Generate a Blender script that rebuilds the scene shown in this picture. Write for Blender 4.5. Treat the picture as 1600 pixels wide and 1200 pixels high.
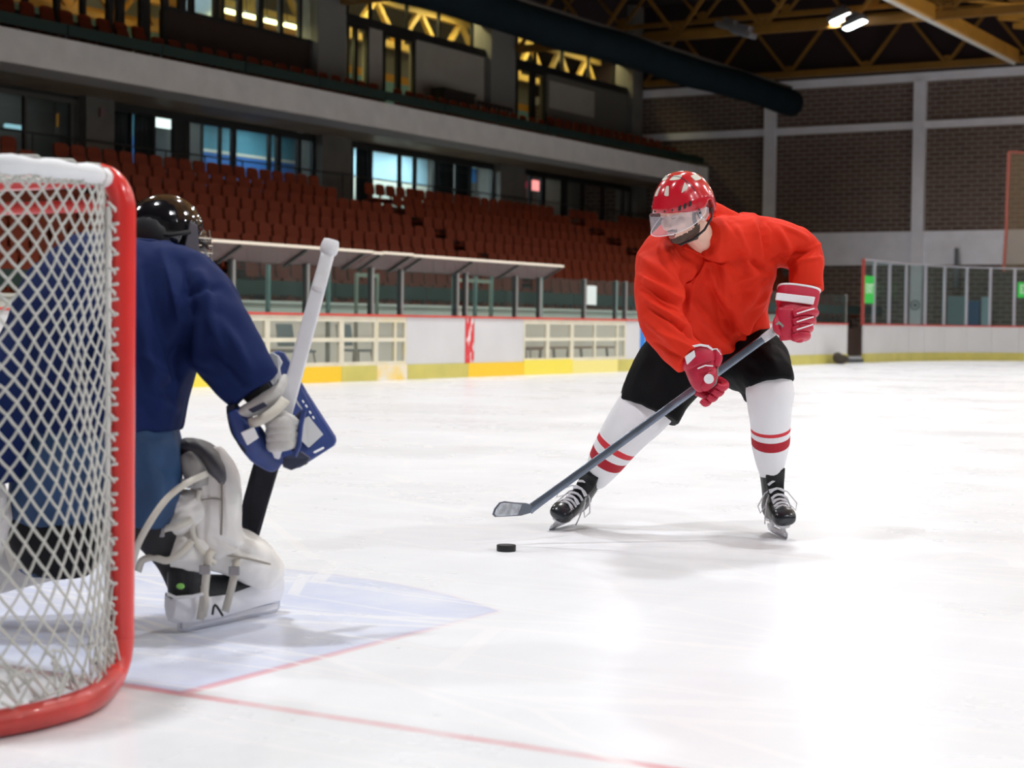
import bpy, bmesh, math, random
import numpy as np
from mathutils import Vector, Matrix, noise as mnoise

random.seed(7)
for _o in list(bpy.data.objects):
    bpy.data.objects.remove(_o, do_unlink=True)
SC = bpy.context.scene
COL = SC.collection
PI = math.pi

# ------------------------------------------------------------------ camera
FPX = 2750.0            # focal length in pixels of the 1600x1200 frame
CAM_H = 0.89            # camera height above the ice
YAW = math.radians(30.66)
ROLL = math.atan(0.012)
PITCH = math.atan((600 - 506.9) * math.cos(ROLL) / FPX)
_F = Vector((-math.sin(YAW), math.cos(YAW), 0)); _h = Vector((math.cos(YAW), math.sin(YAW), 0)); _U = Vector((0, 0, 1))
FW = math.cos(PITCH) * _F - math.sin(PITCH) * _U
_up = math.sin(PITCH) * _F + math.cos(PITCH) * _U
CR = math.cos(ROLL) * _h + math.sin(ROLL) * _up
CU = -math.sin(ROLL) * _h + math.cos(ROLL) * _up
CP = Vector((0, 0, CAM_H))
cam = bpy.data.cameras.new('camera')
cam.sensor_width = 36.0
cam.lens = FPX * 36.0 / 1600.0
cam.clip_end = 300
cam.dof.use_dof = True
cam.dof.focus_distance = 7.35
cam.dof.aperture_fstop = 3.8
cam_o = bpy.data.objects.new('camera', cam)
COL.objects.link(cam_o)
cam_o.matrix_world = Matrix(((CR.x, CU.x, -FW.x, CP.x), (CR.y, CU.y, -FW.y, CP.y), (CR.z, CU.z, -FW.z, CP.z), (0, 0, 0, 1)))
SC.camera = cam_o

# ------------------------------------------------------------------ world, exposure
w = bpy.data.worlds.new('hall_air'); SC.world = w; w.use_nodes = True
w.node_tree.nodes['Background'].inputs[0].default_value = (0.55, 0.6, 0.7, 1)
w.node_tree.nodes['Background'].inputs[1].default_value = 0.02
SC.view_settings.view_transform = 'Standard'
SC.view_settings.look = 'None'
SC.view_settings.gamma = 1.0
SC.view_settings.use_curve_mapping = False
SC.view_settings.exposure = 0.0
LAMP_W = 285.0          # watts of each rink floodlight

# ------------------------------------------------------------------ measuring helpers (reference geometry of the hall)
def ray(x, y): return FW + CR * ((x - 800) / FPX) - CU * ((y - 600) / FPX)
def A(x, y, z): return CP + ray(x, y) * z
def on_x(x, y, X): d = ray(x, y); return CP + d * (X / d.x)
def on_y(x, y, Y): d = ray(x, y); return CP + d * (Y / d.y)
def on_z(x, y, Z=0.0): d = ray(x, y); return CP + d * ((Z - CAM_H) / d.z)
def proj(p):
    v = Vector(p) - CP; z = v.dot(FW)
    return (800 + FPX * v.dot(CR) / z, 600 - FPX * v.dot(CU) / z, z)
def camdir(x, y, z): return (CR * x + CU * y - FW * z).normalized()   # right, up, toward the camera

# ------------------------------------------------------------------ materials
MATS = {}
def mat(name, col, rough=0.6, metal=0.0, spec=0.5, var=0.0, vscale=8.0, bump=0.0, bscale=60.0, coat=0.0, emit=None, estr=0.0, col2=None, sheen=0.0, stretch=None):
    if name in MATS: return MATS[name]
    m = bpy.data.materials.new(name); m.use_nodes = True
    nt = m.node_tree; b = nt.nodes['Principled BSDF']
    b.inputs['Base Color'].default_value = (*col, 1)
    b.inputs['Roughness'].default_value = rough
    b.inputs['Metallic'].default_value = metal
    b.inputs['Specular IOR Level'].default_value = spec
    b.inputs['Coat Weight'].default_value = coat
    b.inputs['Coat Roughness'].default_value = 0.06
    if sheen: b.inputs['Sheen Weight'].default_value = sheen
    if emit:
        b.inputs['Emission Color'].default_value = (*emit, 1); b.inputs['Emission Strength'].default_value = estr
    if var or bump or col2:
        tc = nt.nodes.new('ShaderNodeTexCoord'); src = tc.outputs['Object']
        if stretch:
            mp = nt.nodes.new('ShaderNodeMapping'); mp.inputs['Scale'].default_value = stretch
            nt.links.new(src, mp.inputs['Vector']); src = mp.outputs['Vector']
    if var or col2:
        n = nt.nodes.new('ShaderNodeTexNoise'); n.inputs['Scale'].default_value = vscale; n.inputs['Detail'].default_value = 5
        nt.links.new(src, n.inputs['Vector'])
        r = nt.nodes.new('ShaderNodeValToRGB')
        c1 = tuple(max(0, c * (1 - var)) for c in col); c2 = col2 if col2 else tuple(min(1, c * (1 + var)) for c in col)
        r.color_ramp.elements[0].position = 0.35; r.color_ramp.elements[1].position = 0.68
        r.color_ramp.elements[0].color = (*c1, 1); r.color_ramp.elements[1].color = (*c2, 1)
        nt.links.new(n.outputs['Fac'], r.inputs['Fac']); nt.links.new(r.outputs['Color'], b.inputs['Base Color'])
    if bump:
        n2 = nt.nodes.new('ShaderNodeTexNoise'); n2.inputs['Scale'].default_value = bscale; n2.inputs['Detail'].default_value = 4
        nt.links.new(src, n2.inputs['Vector'])
        bp = nt.nodes.new('ShaderNodeBump'); bp.inputs['Strength'].default_value = bump; bp.inputs['Distance'].default_value = 0.01
        nt.links.new(n2.outputs['Fac'], bp.inputs['Height']); nt.links.new(bp.outputs['Normal'], b.inputs['Normal'])
    MATS[name] = m
    return m

def glass_mat(name, tint=(0.8, 0.9, 0.9), alpha=0.12, gloss=0.08, rough=0.05, haze=(0.8, 0.85, 0.85)):
    """thin sheet: mostly see-through, a little haze, a little mirror"""
    if name in MATS: return MATS[name]
    m = bpy.data.materials.new(name); m.use_nodes = True; nt = m.node_tree
    for n in list(nt.nodes):
        if n.type != 'OUTPUT_MATERIAL': nt.nodes.remove(n)
    out = [n for n in nt.nodes if n.type == 'OUTPUT_MATERIAL'][0]
    tr = nt.nodes.new('ShaderNodeBsdfTransparent'); tr.inputs[0].default_value = (*tint, 1)
    di = nt.nodes.new('ShaderNodeBsdfDiffuse'); di.inputs[0].default_value = (*haze, 1)
    gl = nt.nodes.new('ShaderNodeBsdfGlossy'); gl.inputs['Roughness'].default_value = rough
    m1 = nt.nodes.new('ShaderNodeMixShader'); m1.inputs[0].default_value = alpha
    m2 = nt.nodes.new('ShaderNodeMixShader'); m2.inputs[0].default_value = gloss
    nt.links.new(tr.outputs[0], m1.inputs[1]); nt.links.new(di.outputs[0], m1.inputs[2])
    nt.links.new(m1.outputs[0], m2.inputs[1]); nt.links.new(gl.outputs[0], m2.inputs[2])
    nt.links.new(m2.outputs[0], out.inputs[0])
    MATS[name] = m
    return m

# ------------------------------------------------------------------ mesh builder
class MB:
    def __init__(s): s.v = []; s.f = []; s.m = []
    def add(s, vs, fs, mi=0):
        o = len(s.v); s.v += [tuple(p) for p in vs]
        s.f += [tuple(i + o for i in q) for q in fs]; s.m += [mi] * len(fs); return s
    def box(s, a, b, mi=0):
        x0, y0, z0 = [min(p, q) for p, q in zip(a, b)]; x1, y1, z1 = [max(p, q) for p, q in zip(a, b)]
        return s.add([(x0,y0,z0),(x1,y0,z0),(x1,y1,z0),(x0,y1,z0),(x0,y0,z1),(x1,y0,z1),(x1,y1,z1),(x0,y1,z1)],
                     [(0,3,2,1),(4,5,6,7),(0,1,5,4),(1,2,6,5),(2,3,7,6),(3,0,4,7)], mi)
    def obox(s, c, ax, ay, az, mi=0):
        """box with centre c and half-axis vectors"""
        c = Vector(c); vs = [c + ax * i + ay * j + az * k for k in (-1, 1) for (i, j) in ((-1,-1),(1,-1),(1,1),(-1,1))]
        return s.add(vs, [(0,3,2,1),(4,5,6,7),(0,1,5,4),(1,2,6,5),(2,3,7,6),(3,0,4,7)], mi)
    def bar(s, p, q, wd, hd, up=(0, 0, 1), mi=0):
        p = Vector(p); q = Vector(q); t = (q - p); L = t.length; t.normalize(); up = Vector(up)
        sd = t.cross(up)
        if sd.length < 1e-4: sd = t.cross(Vector((1, 0, 0)))
        sd.normalize(); u2 = sd.cross(t)
        return s.obox((p + q) / 2, t * L / 2, sd * wd / 2, u2 * hd / 2, mi)
    def rings(s, rs, cap=True, closed=False, mi=0, mis=None):
        n = len(rs[0]); vs = [p for r in rs for p in r]; fs = []; ms = []
        m = len(rs)
        for i in range(m if closed else m - 1):
            j = (i + 1) % m
            for k in range(n):
                l = (k + 1) % n
                fs.append((i*n+k, i*n+l, j*n+l, j*n+k)); ms.append(mis[i] if mis else mi)
        if cap and not closed:
            fs.append(tuple(reversed(range(n)))); ms.append(mis[0] if mis else mi)
            fs.append(tuple(range((m-1)*n, m*n))); ms.append(mis[-1] if mis else mi)
        o = len(s.v); s.v += [tuple(p) for p in vs]; s.f += [tuple(i + o for i in q) for q in fs]; s.m += ms; return s
    def tube(s, pts, rad, seg=8, cap=True, closed=False, mi=0):
        pts = [Vector(p) for p in pts]; n = len(pts); rs = []; prev = None
        for i, p in enumerate(pts):
            if closed: t = pts[(i+1) % n] - pts[i-1]
            else: t = pts[min(i+1, n-1)] - pts[max(i-1, 0)]
            t.normalize()
            if prev is None:
                a = Vector((0, 0, 1)) if abs(t.z) < 0.9 else Vector((1, 0, 0)); sd = t.cross(a).normalized()
            else:
                sd = prev - t * prev.dot(t)
                if sd.length < 1e-5: sd = t.cross(Vector((0.3, 0.5, 0.8)))
                sd.normalize()
            prev = sd; u = t.cross(sd); r = rad[i] if isinstance(rad, (list, tuple)) else rad
            rs.append([p + (sd * math.cos(2*PI*k/seg) + u * math.sin(2*PI*k/seg)) * r for k in range(seg)])
        return s.rings(rs, cap, closed, mi)
    def limb(s, secs, seg=20, ex=1.0, sub=4, mi=0, mfun=None, cap=True):
        """loft; secs = (px, py, depth, half width px, half depth m) with the section square to the path"""
        P = [A(a[0], a[1], a[2]) for a in secs]; W = [a[3] * a[2] / FPX for a in secs]; D = [a[4] for a in secs]
        return s.loft(P, W, D, CR, seg, ex, sub, mi, mfun, cap)
    def loft(s, P, W, D, _unused=None, seg=20, ex=1.0, sub=4, mi=0, mfun=None, cap=True, depthdir=None):
        P = [Vector(p) for p in P]; n = len(P)
        Q, WW, DD, TT = [], [], [], []
        def cr(a, b, c, d, t): return 0.5 * ((2*b) + (c - a)*t + (2*a - 5*b + 4*c - d)*t*t + (3*b - a - 3*c + d)*t*t*t)
        for i in range(n - 1):
            for k in range(sub):
                t = k / sub; g = lambda L: cr(L[max(i-1,0)], L[i], L[i+1], L[min(i+2,n-1)], t)
                Q.append(g(P)); WW.append(g(W)); DD.append(g(D)); TT.append((i + t) / (n - 1))
        Q.append(P[-1]); WW.append(W[-1]); DD.append(D[-1]); TT.append(1.0)
        rs = []; m = len(Q); view = depthdir or FW
        for i in range(m):
            t = (Q[min(i+1, m-1)] - Q[max(i-1, 0)]).normalized()
            sd = t.cross(view)
            if sd.length < 1e-3: sd = CR.copy()
            sd.normalize(); dd = sd.cross(t).normalized()
            ring = []
            for k in range(seg):
                a = 2*PI*k/seg; c, sn = math.cos(a), math.sin(a)
                c = math.copysign(abs(c)**ex, c); sn = math.copysign(abs(sn)**ex, sn)
                ring.append(Q[i] + sd * WW[i] * c + dd * DD[i] * sn)
            rs.append(ring)
        mis = [mfun((TT[min(i, m-1)] + TT[min(i+1, m-1)]) / 2) for i in range(m)] if mfun else None
        return s.rings(rs, cap, False, mi, mis)
    def ell(s, c, ax, ay, az, nu=16, nv=10, mi=0):
        c = Vector(c); rs = []
        for j in range(1, nv):
            ph = PI * j / nv - PI/2
            rs.append([c + az * math.sin(ph) + (ax * math.cos(2*PI*k/nu) + ay * math.sin(2*PI*k/nu)) * math.cos(ph) for k in range(nu)])
        o = len(s.v); s.rings(rs, cap=False, mi=mi)
        b = len(s.v); s.v += [tuple(c - az), tuple(c + az)]; e = o + (nv-2)*nu
        for k in range(nu):
            l = (k+1) % nu
            s.f.append((b, o+l, o+k)); s.f.append((b+1, e+k, e+l)); s.m += [mi, mi]
        return s
    def prism(s, poly, d, mi=0):
        """closed outline (3D points) extruded by vector d"""
        n = len(poly); d = Vector(d); vs = [Vector(p) for p in poly] + [Vector(p) + d for p in poly]
        fs = [tuple(reversed(range(n))), tuple(range(n, 2*n))] + [(i, (i+1) % n, n + (i+1) % n, n + i) for i in range(n)]
        return s.add(vs, fs, mi)
    def mesh(s, name, base=None):
        me = bpy.data.meshes.new(name)
        vs = s.v if base is None else [(p[0]-base[0], p[1]-base[1], p[2]-base[2]) for p in s.v]
        me.from_pydata(vs, [], s.f); me.validate()
        if len(me.polygons) == len(s.m) and any(s.m): me.polygons.foreach_set('material_index', s.m)
        bm = bmesh.new(); bm.from_mesh(me); bmesh.ops.recalc_face_normals(bm, faces=bm.faces); bm.to_mesh(me); bm.free()
        return me

def put(name, me, mats, parent=None, smooth=False, loc=None):
    for m in (mats if isinstance(mats, (list, tuple)) else [mats]): me.materials.append(m)
    if smooth:
        me.polygons.foreach_set('use_smooth', [True] * len(me.polygons))
        if smooth != 'all': me.set_sharp_from_angle(angle=math.radians(40))
    o = bpy.data.objects.new(name, me); COL.objects.link(o)
    if parent is not None: o.parent = parent
    if loc is not None: o.location = loc
    return o

def root_of(o):
    p = Vector((0, 0, 0))
    while o is not None: p = p + o.location; o = o.parent
    return p

def build(mb, name, mats, parent=None, smooth=False, bevel=0.0, bseg=2, loc=None):
    """link one mesh; world coordinates in mb, origin at its parent (or at loc)"""
    base = root_of(parent) if parent is not None else (Vector(loc) if loc is not None else None)
    o = put(name, mb.mesh(name, base), mats, parent, smooth, None if parent is not None else loc)
    if bevel:
        md = o.modifiers.new('bevel', 'BEVEL'); md.width = bevel; md.segments = bseg; md.limit_method = 'ANGLE'; md.angle_limit = math.radians(40)
    return o

def fuse(mb, name, voxel=0.008, smooth=4, fac=0.5):
    """overlapping closed lofts -> one continuous skin"""
    me = mb.mesh('tmp'); o = bpy.data.objects.new('tmp', me); COL.objects.link(o)
    r = o.modifiers.new('r', 'REMESH'); r.mode = 'VOXEL'; r.voxel_size = voxel
    if smooth:
        s = o.modifiers.new('s', 'SMOOTH'); s.iterations = smooth; s.factor = fac
    dg = bpy.context.evaluated_depsgraph_get()
    out = bpy.data.meshes.new_from_object(o.evaluated_get(dg)); out.name = name; out.materials.clear()
    bpy.data.objects.remove(o, do_unlink=True); bpy.data.meshes.remove(me)
    return out

def shift_mesh(me, base):
    n = len(me.vertices); a = np.empty(n*3, np.float32); me.vertices.foreach_get('co', a)
    a = a.reshape(-1, 3) - np.array(base, np.float32); me.vertices.foreach_set('co', a.ravel()); me.update()

def mesh_np(me):
    n = len(me.vertices); a = np.empty(n*3, np.float32); me.vertices.foreach_get('co', a)
    b = np.empty(n*3, np.float32); me.vertex_normals.foreach_get('vector', b)
    return a.reshape(-1, 3).astype(float), b.reshape(-1, 3).astype(float)

_CPn, _FWn, _CRn, _CUn = [np.array(v) for v in (CP, FW, CR, CU)]
def crease(me, folds, wob=0.0, wscale=9.0, seed=0):
    """sculpt cloth folds into a mesh: each fold = ((x,y),(x,y), half width px, height m) drawn over the side facing the rink end"""
    co, no = mesh_np(me); v = co - _CPn; z = v @ _FWn
    px = 800 + FPX * (v @ _CRn) / z; py = 600 - FPX * (v @ _CUn) / z
    front = np.clip(-(no @ _FWn) * 1.6 + 0.35, 0, 1); d = np.zeros(len(co))
    for (x0, y0), (x1, y1), wd, ht in folds:
        ax, ay = x1 - x0, y1 - y0; L2 = ax*ax + ay*ay + 1e-6
        t = np.clip(((px - x0)*ax + (py - y0)*ay) / L2, 0, 1)
        dist = np.hypot(px - (x0 + ax*t), py - (y0 + ay*t))
        d += ht * np.exp(-(dist / wd)**2) * front * (0.35 + 0.65 * np.sin(PI * np.clip(t*0.9 + 0.05, 0, 1)))
    if wob:
        for i in range(len(co)):
            p = co[i] * wscale
            d[i] += wob * mnoise.noise(Vector((p[0] * 1.6 + seed, p[1] * 1.6, p[2] * 0.7)))
            d[i] += 0.4 * wob * mnoise.noise(Vector((p[0] * 3.6 + seed, p[1] * 3.6, p[2] * 1.8)))
    co = co + no * d[:, None]; me.vertices.foreach_set('co', co.astype(np.float32).ravel()); me.update()

def tag(o, label=None, cat=None, group=None, kind=None):
    if label: o['label'] = label
    if cat: o['category'] = cat
    if group: o['group'] = group
    if kind: o['kind'] = kind
    return o

def thing(name, label, cat, loc=(0, 0, 0), group=None):
    o = bpy.data.objects.new(name, None); COL.objects.link(o); o.location = loc; o.empty_display_size = 0.2
    return tag(o, label, cat, group)

def structure(name, loc=None):
    o = bpy.data.objects.new(name, None); COL.objects.link(o); o['kind'] = 'structure'
    if loc is not None: o.location = loc
    return o

def text_mesh(s, name, size, matl, origin, xdir, ydir, parent=None, depth=0.002, align='CENTER', sx=1.0):
    cu = bpy.data.curves.new(name, 'FONT'); cu.body = s; cu.size = size; cu.extrude = depth; cu.align_x = align; cu.align_y = 'CENTER'; cu.resolution_u = 3
    to = bpy.data.objects.new(name, cu); COL.objects.link(to); dg = bpy.context.evaluated_depsgraph_get()
    me = bpy.data.meshes.new_from_object(to.evaluated_get(dg)); bpy.data.objects.remove(to, do_unlink=True)
    xd = Vector(xdir).normalized(); yd = Vector(ydir).normalized(); zd = xd.cross(yd)
    M = Matrix(((xd.x*sx, yd.x, zd.x, origin[0]), (xd.y*sx, yd.y, zd.y, origin[1]), (xd.z*sx, yd.z, zd.z, origin[2]), (0, 0, 0, 1)))
    me.transform(M); me.materials.clear()
    if parent is not None: shift_mesh(me, root_of(parent))
    return put(name, me, matl, parent)
# ================================================================== MATERIALS OF THE HALL
M_board = mat('board_white', (0.63, 0.63, 0.64), 0.35, var=0.03, vscale=1.5)
M_cream = mat('frame_cream', (0.72, 0.68, 0.54), 0.55, var=0.08, vscale=3)
M_caprail = mat('cap_rail_red', (0.62, 0.06, 0.04), 0.45, var=0.1, vscale=2)
M_kick = [mat('kick_amber', (0.90, 0.58, 0.02), 0.45), mat('kick_olive', (0.58, 0.52, 0.13), 0.5, var=0.08, vscale=2),
          mat('kick_lemon', (0.88, 0.74, 0.08), 0.45), mat('kick_pale', (0.86, 0.76, 0.25), 0.45),
          mat('kick_worn', (0.80, 0.80, 0.80), 0.5, col2=(0.85, 0.6, 0.1), vscale=2.2)]
M_alu = mat('post_aluminium', (0.42, 0.42, 0.40), 0.4, 0.7)
M_dark = mat('post_dark', (0.035, 0.04, 0.04), 0.45)
M_green = mat('post_green', (0.16, 0.24, 0.22), 0.5)
M_rail_green = mat('rail_green', (0.008, 0.030, 0.023), 0.55)
M_glass = glass_mat('shield_glass', (0.80, 0.88, 0.87), 0.022, 0.03, 0.05, (0.6, 0.75, 0.72))
M_pane = glass_mat('window_glass', (0.9, 0.95, 0.95), 0.01, 0.015, 0.04)
M_lowpane = glass_mat('board_window', (0.93, 0.93, 0.90), 0.06, 0.04, 0.15, (0.75, 0.73, 0.62))
M_conc = mat('concrete_dark', (0.15, 0.14, 0.125), 0.8, var=0.15, vscale=1.2, bump=0.2, bscale=12)
M_tread = mat('stand_concrete', (0.10, 0.06, 0.045), 0.85, var=0.15, vscale=2)
M_fascia = mat('fascia_grey', (0.84, 0.82, 0.80), 0.75, var=0.05, vscale=2, bump=0.15, bscale=40)
M_soffit = mat('soffit_brown', (0.45, 0.34, 0.23), 0.5, var=0.2, vscale=1)
M_soffit2 = mat('soffit_grey', (0.80, 0.78, 0.76), 0.7)
M_white = mat('beam_white', (0.80, 0.80, 0.86), 0.7, var=0.05, vscale=2)
M_seat = mat('seat_orange', (0.165, 0.025, 0.006), 0.6, spec=0.2, var=0.12, vscale=0.9)
M_seat_far = mat('seat_rust', (0.26, 0.042, 0.014), 0.45, var=0.12, vscale=0.9)
M_frame = mat('window_frame_black', (0.012, 0.012, 0.012), 0.5)
M_curtain = mat('curtain_navy', (0.006, 0.012, 0.018), 0.9)
M_yellow = mat('truss_yellow_shaded', (0.20, 0.095, 0.012), 0.5, var=0.12, vscale=1.5)  # shaded copy of the truss yellow, dim roof put into the colour
M_yellow2 = mat('truss_yellow_lit', (0.50, 0.25, 0.035), 0.5, var=0.12, vscale=1.5)  # lit copy of the truss yellow, bay brightness put into the colour
M_roof = mat('roof_deck', (0.035, 0.02, 0.022), 0.8, var=0.2, vscale=0.6)

def brick_mat():
    m = bpy.data.materials.new('brick_wall'); m.use_nodes = True; nt = m.node_tree; b = nt.nodes['Principled BSDF']
    tc = nt.nodes.new('ShaderNodeTexCoord'); mp = nt.nodes.new('ShaderNodeMapping'); mp.inputs['Rotation'].default_value = (PI/2, 0, 0)
    br = nt.nodes.new('ShaderNodeTexBrick'); br.inputs['Scale'].default_value = 1.0
    br.inputs['Brick Width'].default_value = 0.42; br.inputs['Row Height'].default_value = 0.155; br.inputs['Mortar Size'].default_value = 0.022
    br.inputs['Color1'].default_value = (0.10, 0.062, 0.050, 1); br.inputs['Color2'].default_value = (0.14, 0.088, 0.070, 1); br.inputs['Mortar'].default_value = (0.22, 0.19, 0.165, 1)
    nt.links.new(tc.outputs['Object'], mp.inputs['Vector']); nt.links.new(mp.outputs['Vector'], br.inputs['Vector'])
    nt.links.new(br.outputs['Color'], b.inputs['Base Color']); b.inputs['Roughness'].default_value = 0.85
    bp = nt.nodes.new('ShaderNodeBump'); bp.inputs['Strength'].default_value = 0.5; bp.invert = True
    nt.links.new(br.outputs['Fac'], bp.inputs['Height']); nt.links.new(bp.outputs['Normal'], b.inputs['Normal'])
    return m
M_brick = brick_mat()

# ================================================================== ICE
GL_Y = 3.19           # goal line
POST_X, POST2_X = -2.975, -4.805
BX = -15.6            # side boards
def ice_mat():
    m = bpy.data.materials.new('ice'); m.use_nodes = True; nt = m.node_tree; b = nt.nodes['Principled BSDF']; L = nt.links
    geo = nt.nodes.new('ShaderNodeNewGeometry'); sep = nt.nodes.new('ShaderNodeSeparateXYZ'); L.new(geo.outputs['Position'], sep.inputs[0])
    def val(x): return x
    def mth(op, a, c=None, clamp=False):
        n = nt.nodes.new('ShaderNodeMath'); n.operation = op; n.use_clamp = clamp
        for i, q in enumerate((a, c)):
            if q is None: continue
            if isinstance(q, (int, float)): n.inputs[i].default_value = q
            else: L.new(q, n.inputs[i])
        return n.outputs[0]
    def band(coord, centre, half, soft):       # 1 inside, soft edges
        d = mth('ABSOLUTE', mth('SUBTRACT', coord, centre)); return mth('DIVIDE', mth('SUBTRACT', half + soft, d), soft, True)
    def nz(scale, detail, mapping=None, rough=0.5, rot=0.0):
        n = nt.nodes.new('ShaderNodeTexNoise'); n.inputs['Scale'].default_value = scale; n.inputs['Detail'].default_value = detail; n.inputs['Roughness'].default_value = rough
        mp = nt.nodes.new('ShaderNodeMapping'); mp.inputs['Scale'].default_value = mapping or (1, 1, 1); mp.inputs['Rotation'].default_value = (0, 0, rot)
        L.new(geo.outputs['Position'], mp.inputs['Vector']); L.new(mp.outputs['Vector'], n.inputs['Vector']); return n.outputs['Fac']
    def mix(f, a, c):
        n = nt.nodes.new('ShaderNodeMix'); n.data_type = 'RGBA'
        L.new(f, n.inputs['Factor']) if not isinstance(f, (int, float)) else setattr(n.inputs['Factor'], 'default_value', f)
        for i, q in ((6, a), (7, c)):
            if isinstance(q, tuple): n.inputs[i].default_value = (*q, 1)
            else: L.new(q, n.inputs[i])
        return n.outputs[2]
    X, Y = sep.outputs['X'], sep.outputs['Y']
    cloud = nz(0.55, 6, (1, 1, 1), 0.6)
    streak = nz(1.1, 5, (5.0, 0.35, 1), 0.6, rot=0.9)
    streak2 = nz(1.3, 5, (0.3, 4.5, 1), 0.6, rot=0.25)
    f = mth('MULTIPLY', mth('ADD', mth('SUBTRACT', cloud, 0.36), mth('ADD', mth('SUBTRACT', streak, 0.5), mth('SUBTRACT', streak2, 0.5))), 1.2, True)
    col = mix(f, (0.90, 0.922, 0.955), (0.83, 0.855, 0.905))
    snow = mth('MULTIPLY', mth('SUBTRACT', nz(3.2, 7, (1, 1, 1), 0.7), 0.6), 6.0, True)
    col = mix(snow, col, (0.95, 0.955, 0.965))
    # paint under the ice: crease and goal line, worn by skates
    wear = mth('MULTIPLY', mth('SUBTRACT', nz(2.3, 6, (1, 1, 1), 0.65), 0.33), 3.0, True)
    cx = (POST_X + POST2_X) / 2; hw = -2.80 - cx
    rx = mth('SUBTRACT', X, cx); ry = mth('SUBTRACT', Y, GL_Y)
    inx = mth('LESS_THAN', mth('ABSOLUTE', rx), hw)
    rr = mth('SQRT', mth('ADD', mth('MULTIPLY', rx, rx), mth('MULTIPLY', ry, ry)))
    inr = mth('LESS_THAN', rr, 1.83)
    iny = mth('GREATER_THAN', ry, 0.0)
    crease_m = mth('MULTIPLY', mth('MULTIPLY', inx, inr), iny)
    col = mix(mth('MULTIPLY', crease_m, mth('ADD', mth('MULTIPLY', wear, 0.34), 0.16)), col, (0.40, 0.50, 0.86))
    e1 = mth('MULTIPLY', mth('MULTIPLY', band(mth('ABSOLUTE', rx), hw, 0.012, 0.014), inr), iny)
    e2 = mth('MULTIPLY', mth('MULTIPLY', band(rr, 1.83, 0.015, 0.012), inx), iny)
    fade = mth('DIVIDE', mth('SUBTRACT', 1.25, ry), 0.9, True)
    red1 = mth('MULTIPLY', mth('MAXIMUM', e1, mth('MULTIPLY', e2, 0.5)), mth('ADD', mth('MULTIPLY', fade, 0.42), 0.08))
    gl = mth('MULTIPLY', band(Y, GL_Y + 0.0, 0.014, 0.012), 0.62)
    gl = mth('MULTIPLY', gl, mth('ADD', mth('MULTIPLY', wear, 0.75), 0.3), True)
    col = mix(mth('MAXIMUM', red1, gl), col, (0.80, 0.13, 0.16))
    # skate cuts
    cuts = None
    for sc, rot, th in ((1.1, 0.5, 0.012), (0.9, 1.7, 0.010), (1.4, 2.6, 0.010)):
        v = nt.nodes.new('ShaderNodeTexVoronoi'); v.feature = 'DISTANCE_TO_EDGE'; v.inputs['Scale'].default_value = sc
        mp = nt.nodes.new('ShaderNodeMapping'); mp.inputs['Scale'].default_value = (0.35, 1.6, 1); mp.inputs['Rotation'].default_value = (0, 0, rot)
        L.new(geo.outputs['Position'], mp.inputs['Vector']); L.new(mp.outputs['Vector'], v.inputs['Vector'])
        c = mth('LESS_THAN', v.outputs['Distance'], th); cuts = c if cuts is None else mth('MAXIMUM', cuts, c)
    col = mix(mth('MULTIPLY', cuts, 0.55), col, (0.96, 0.965, 0.975))
    L.new(col, b.inputs['Base Color'])
    L.new(mth('ADD', mth('MULTIPLY', cloud, 0.35), 0.12), b.inputs['Roughness'])
    b.inputs['Specular IOR Level'].default_value = 0.28
    bp = nt.nodes.new('ShaderNodeBump'); bp.inputs['Strength'].default_value = 0.12; bp.inputs['Distance'].default_value = 0.01
    L.new(mth('ADD', nz(9, 5, (1, 1, 1)), mth('MULTIPLY', cuts, 0.5)), bp.inputs['Height']); L.new(bp.outputs['Normal'], b.inputs['Normal'])
    return m
mb = MB(); mb.box((-40, -8, -0.3), (25, 60, 0.0))
o = build(mb, 'floor', ice_mat()); tag(o, kind='structure')

# ================================================================== SHELL: far brick wall, roof, other walls
FY = 58.0
wf = structure('wall_far', (0, FY, 0))
mb = MB(); mb.box((-40, FY, 0), (25, FY + 0.4, 12.5)); build(mb, 'brickwork', M_brick, wf)
mb = MB(); mb.box((-40, FY - 0.14, 9.485), (25, FY, 12.49)); build(mb, 'dark_cladding', mat('cladding', (0.022, 0.008, 0.010), 0.8), wf)
mb = MB()
def wz(px, py): return on_y(px, py, FY).z
mb.box((-40, FY - 0.10, 3.05), (25, FY, 4.18)); build(mb, 'band', M_white, wf)
for z0, z1 in ((7.62, 7.86), (9.20, 9.48)):
    mb = MB(); mb.box((-40, FY - 0.12, z0), (25, FY, z1)); build(mb, 'beam', M_white, wf)
for k in range(-3, 7):
    x = -18.55 + 5.36 * k
    mb = MB(); mb.box((x - 0.20, FY - 0.22, 0), (x + 0.20, FY, 9.2)); build(mb, 'pillar', M_white, wf)
mb = MB(); c = Vector((-18.55, FY - 0.225, on_y(1436, 477, FY).z))
for r0, r1 in ((0.0, 0.07), (0.12, 0.17)):
    mb.rings([[c + Vector((math.cos(t) * r, d, math.sin(t) * r)) for t in [2*PI*k/20 for k in range(20)]] for r, d in ((max(r0, 0.001), 0), (r1, 0), (r1, -0.01), (max(r0, 0.001), -0.01))], cap=False, closed=True)
build(mb, 'round_mark', mat('mark_grey', (0.18, 0.19, 0.22), 0.6), wf)
mb = MB(); mb.box((-40, -8, 12.5), (25, 60, 12.8)); o = build(mb, 'ceiling', M_roof); tag(o, kind='structure')
mb = MB(); mb.box((24.6, -8, 0), (25, 60, 12.5)); o = build(mb, 'wall_right', mat('hall_paint', (0.35, 0.33, 0.31), 0.8)); tag(o, kind='structure')
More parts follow.
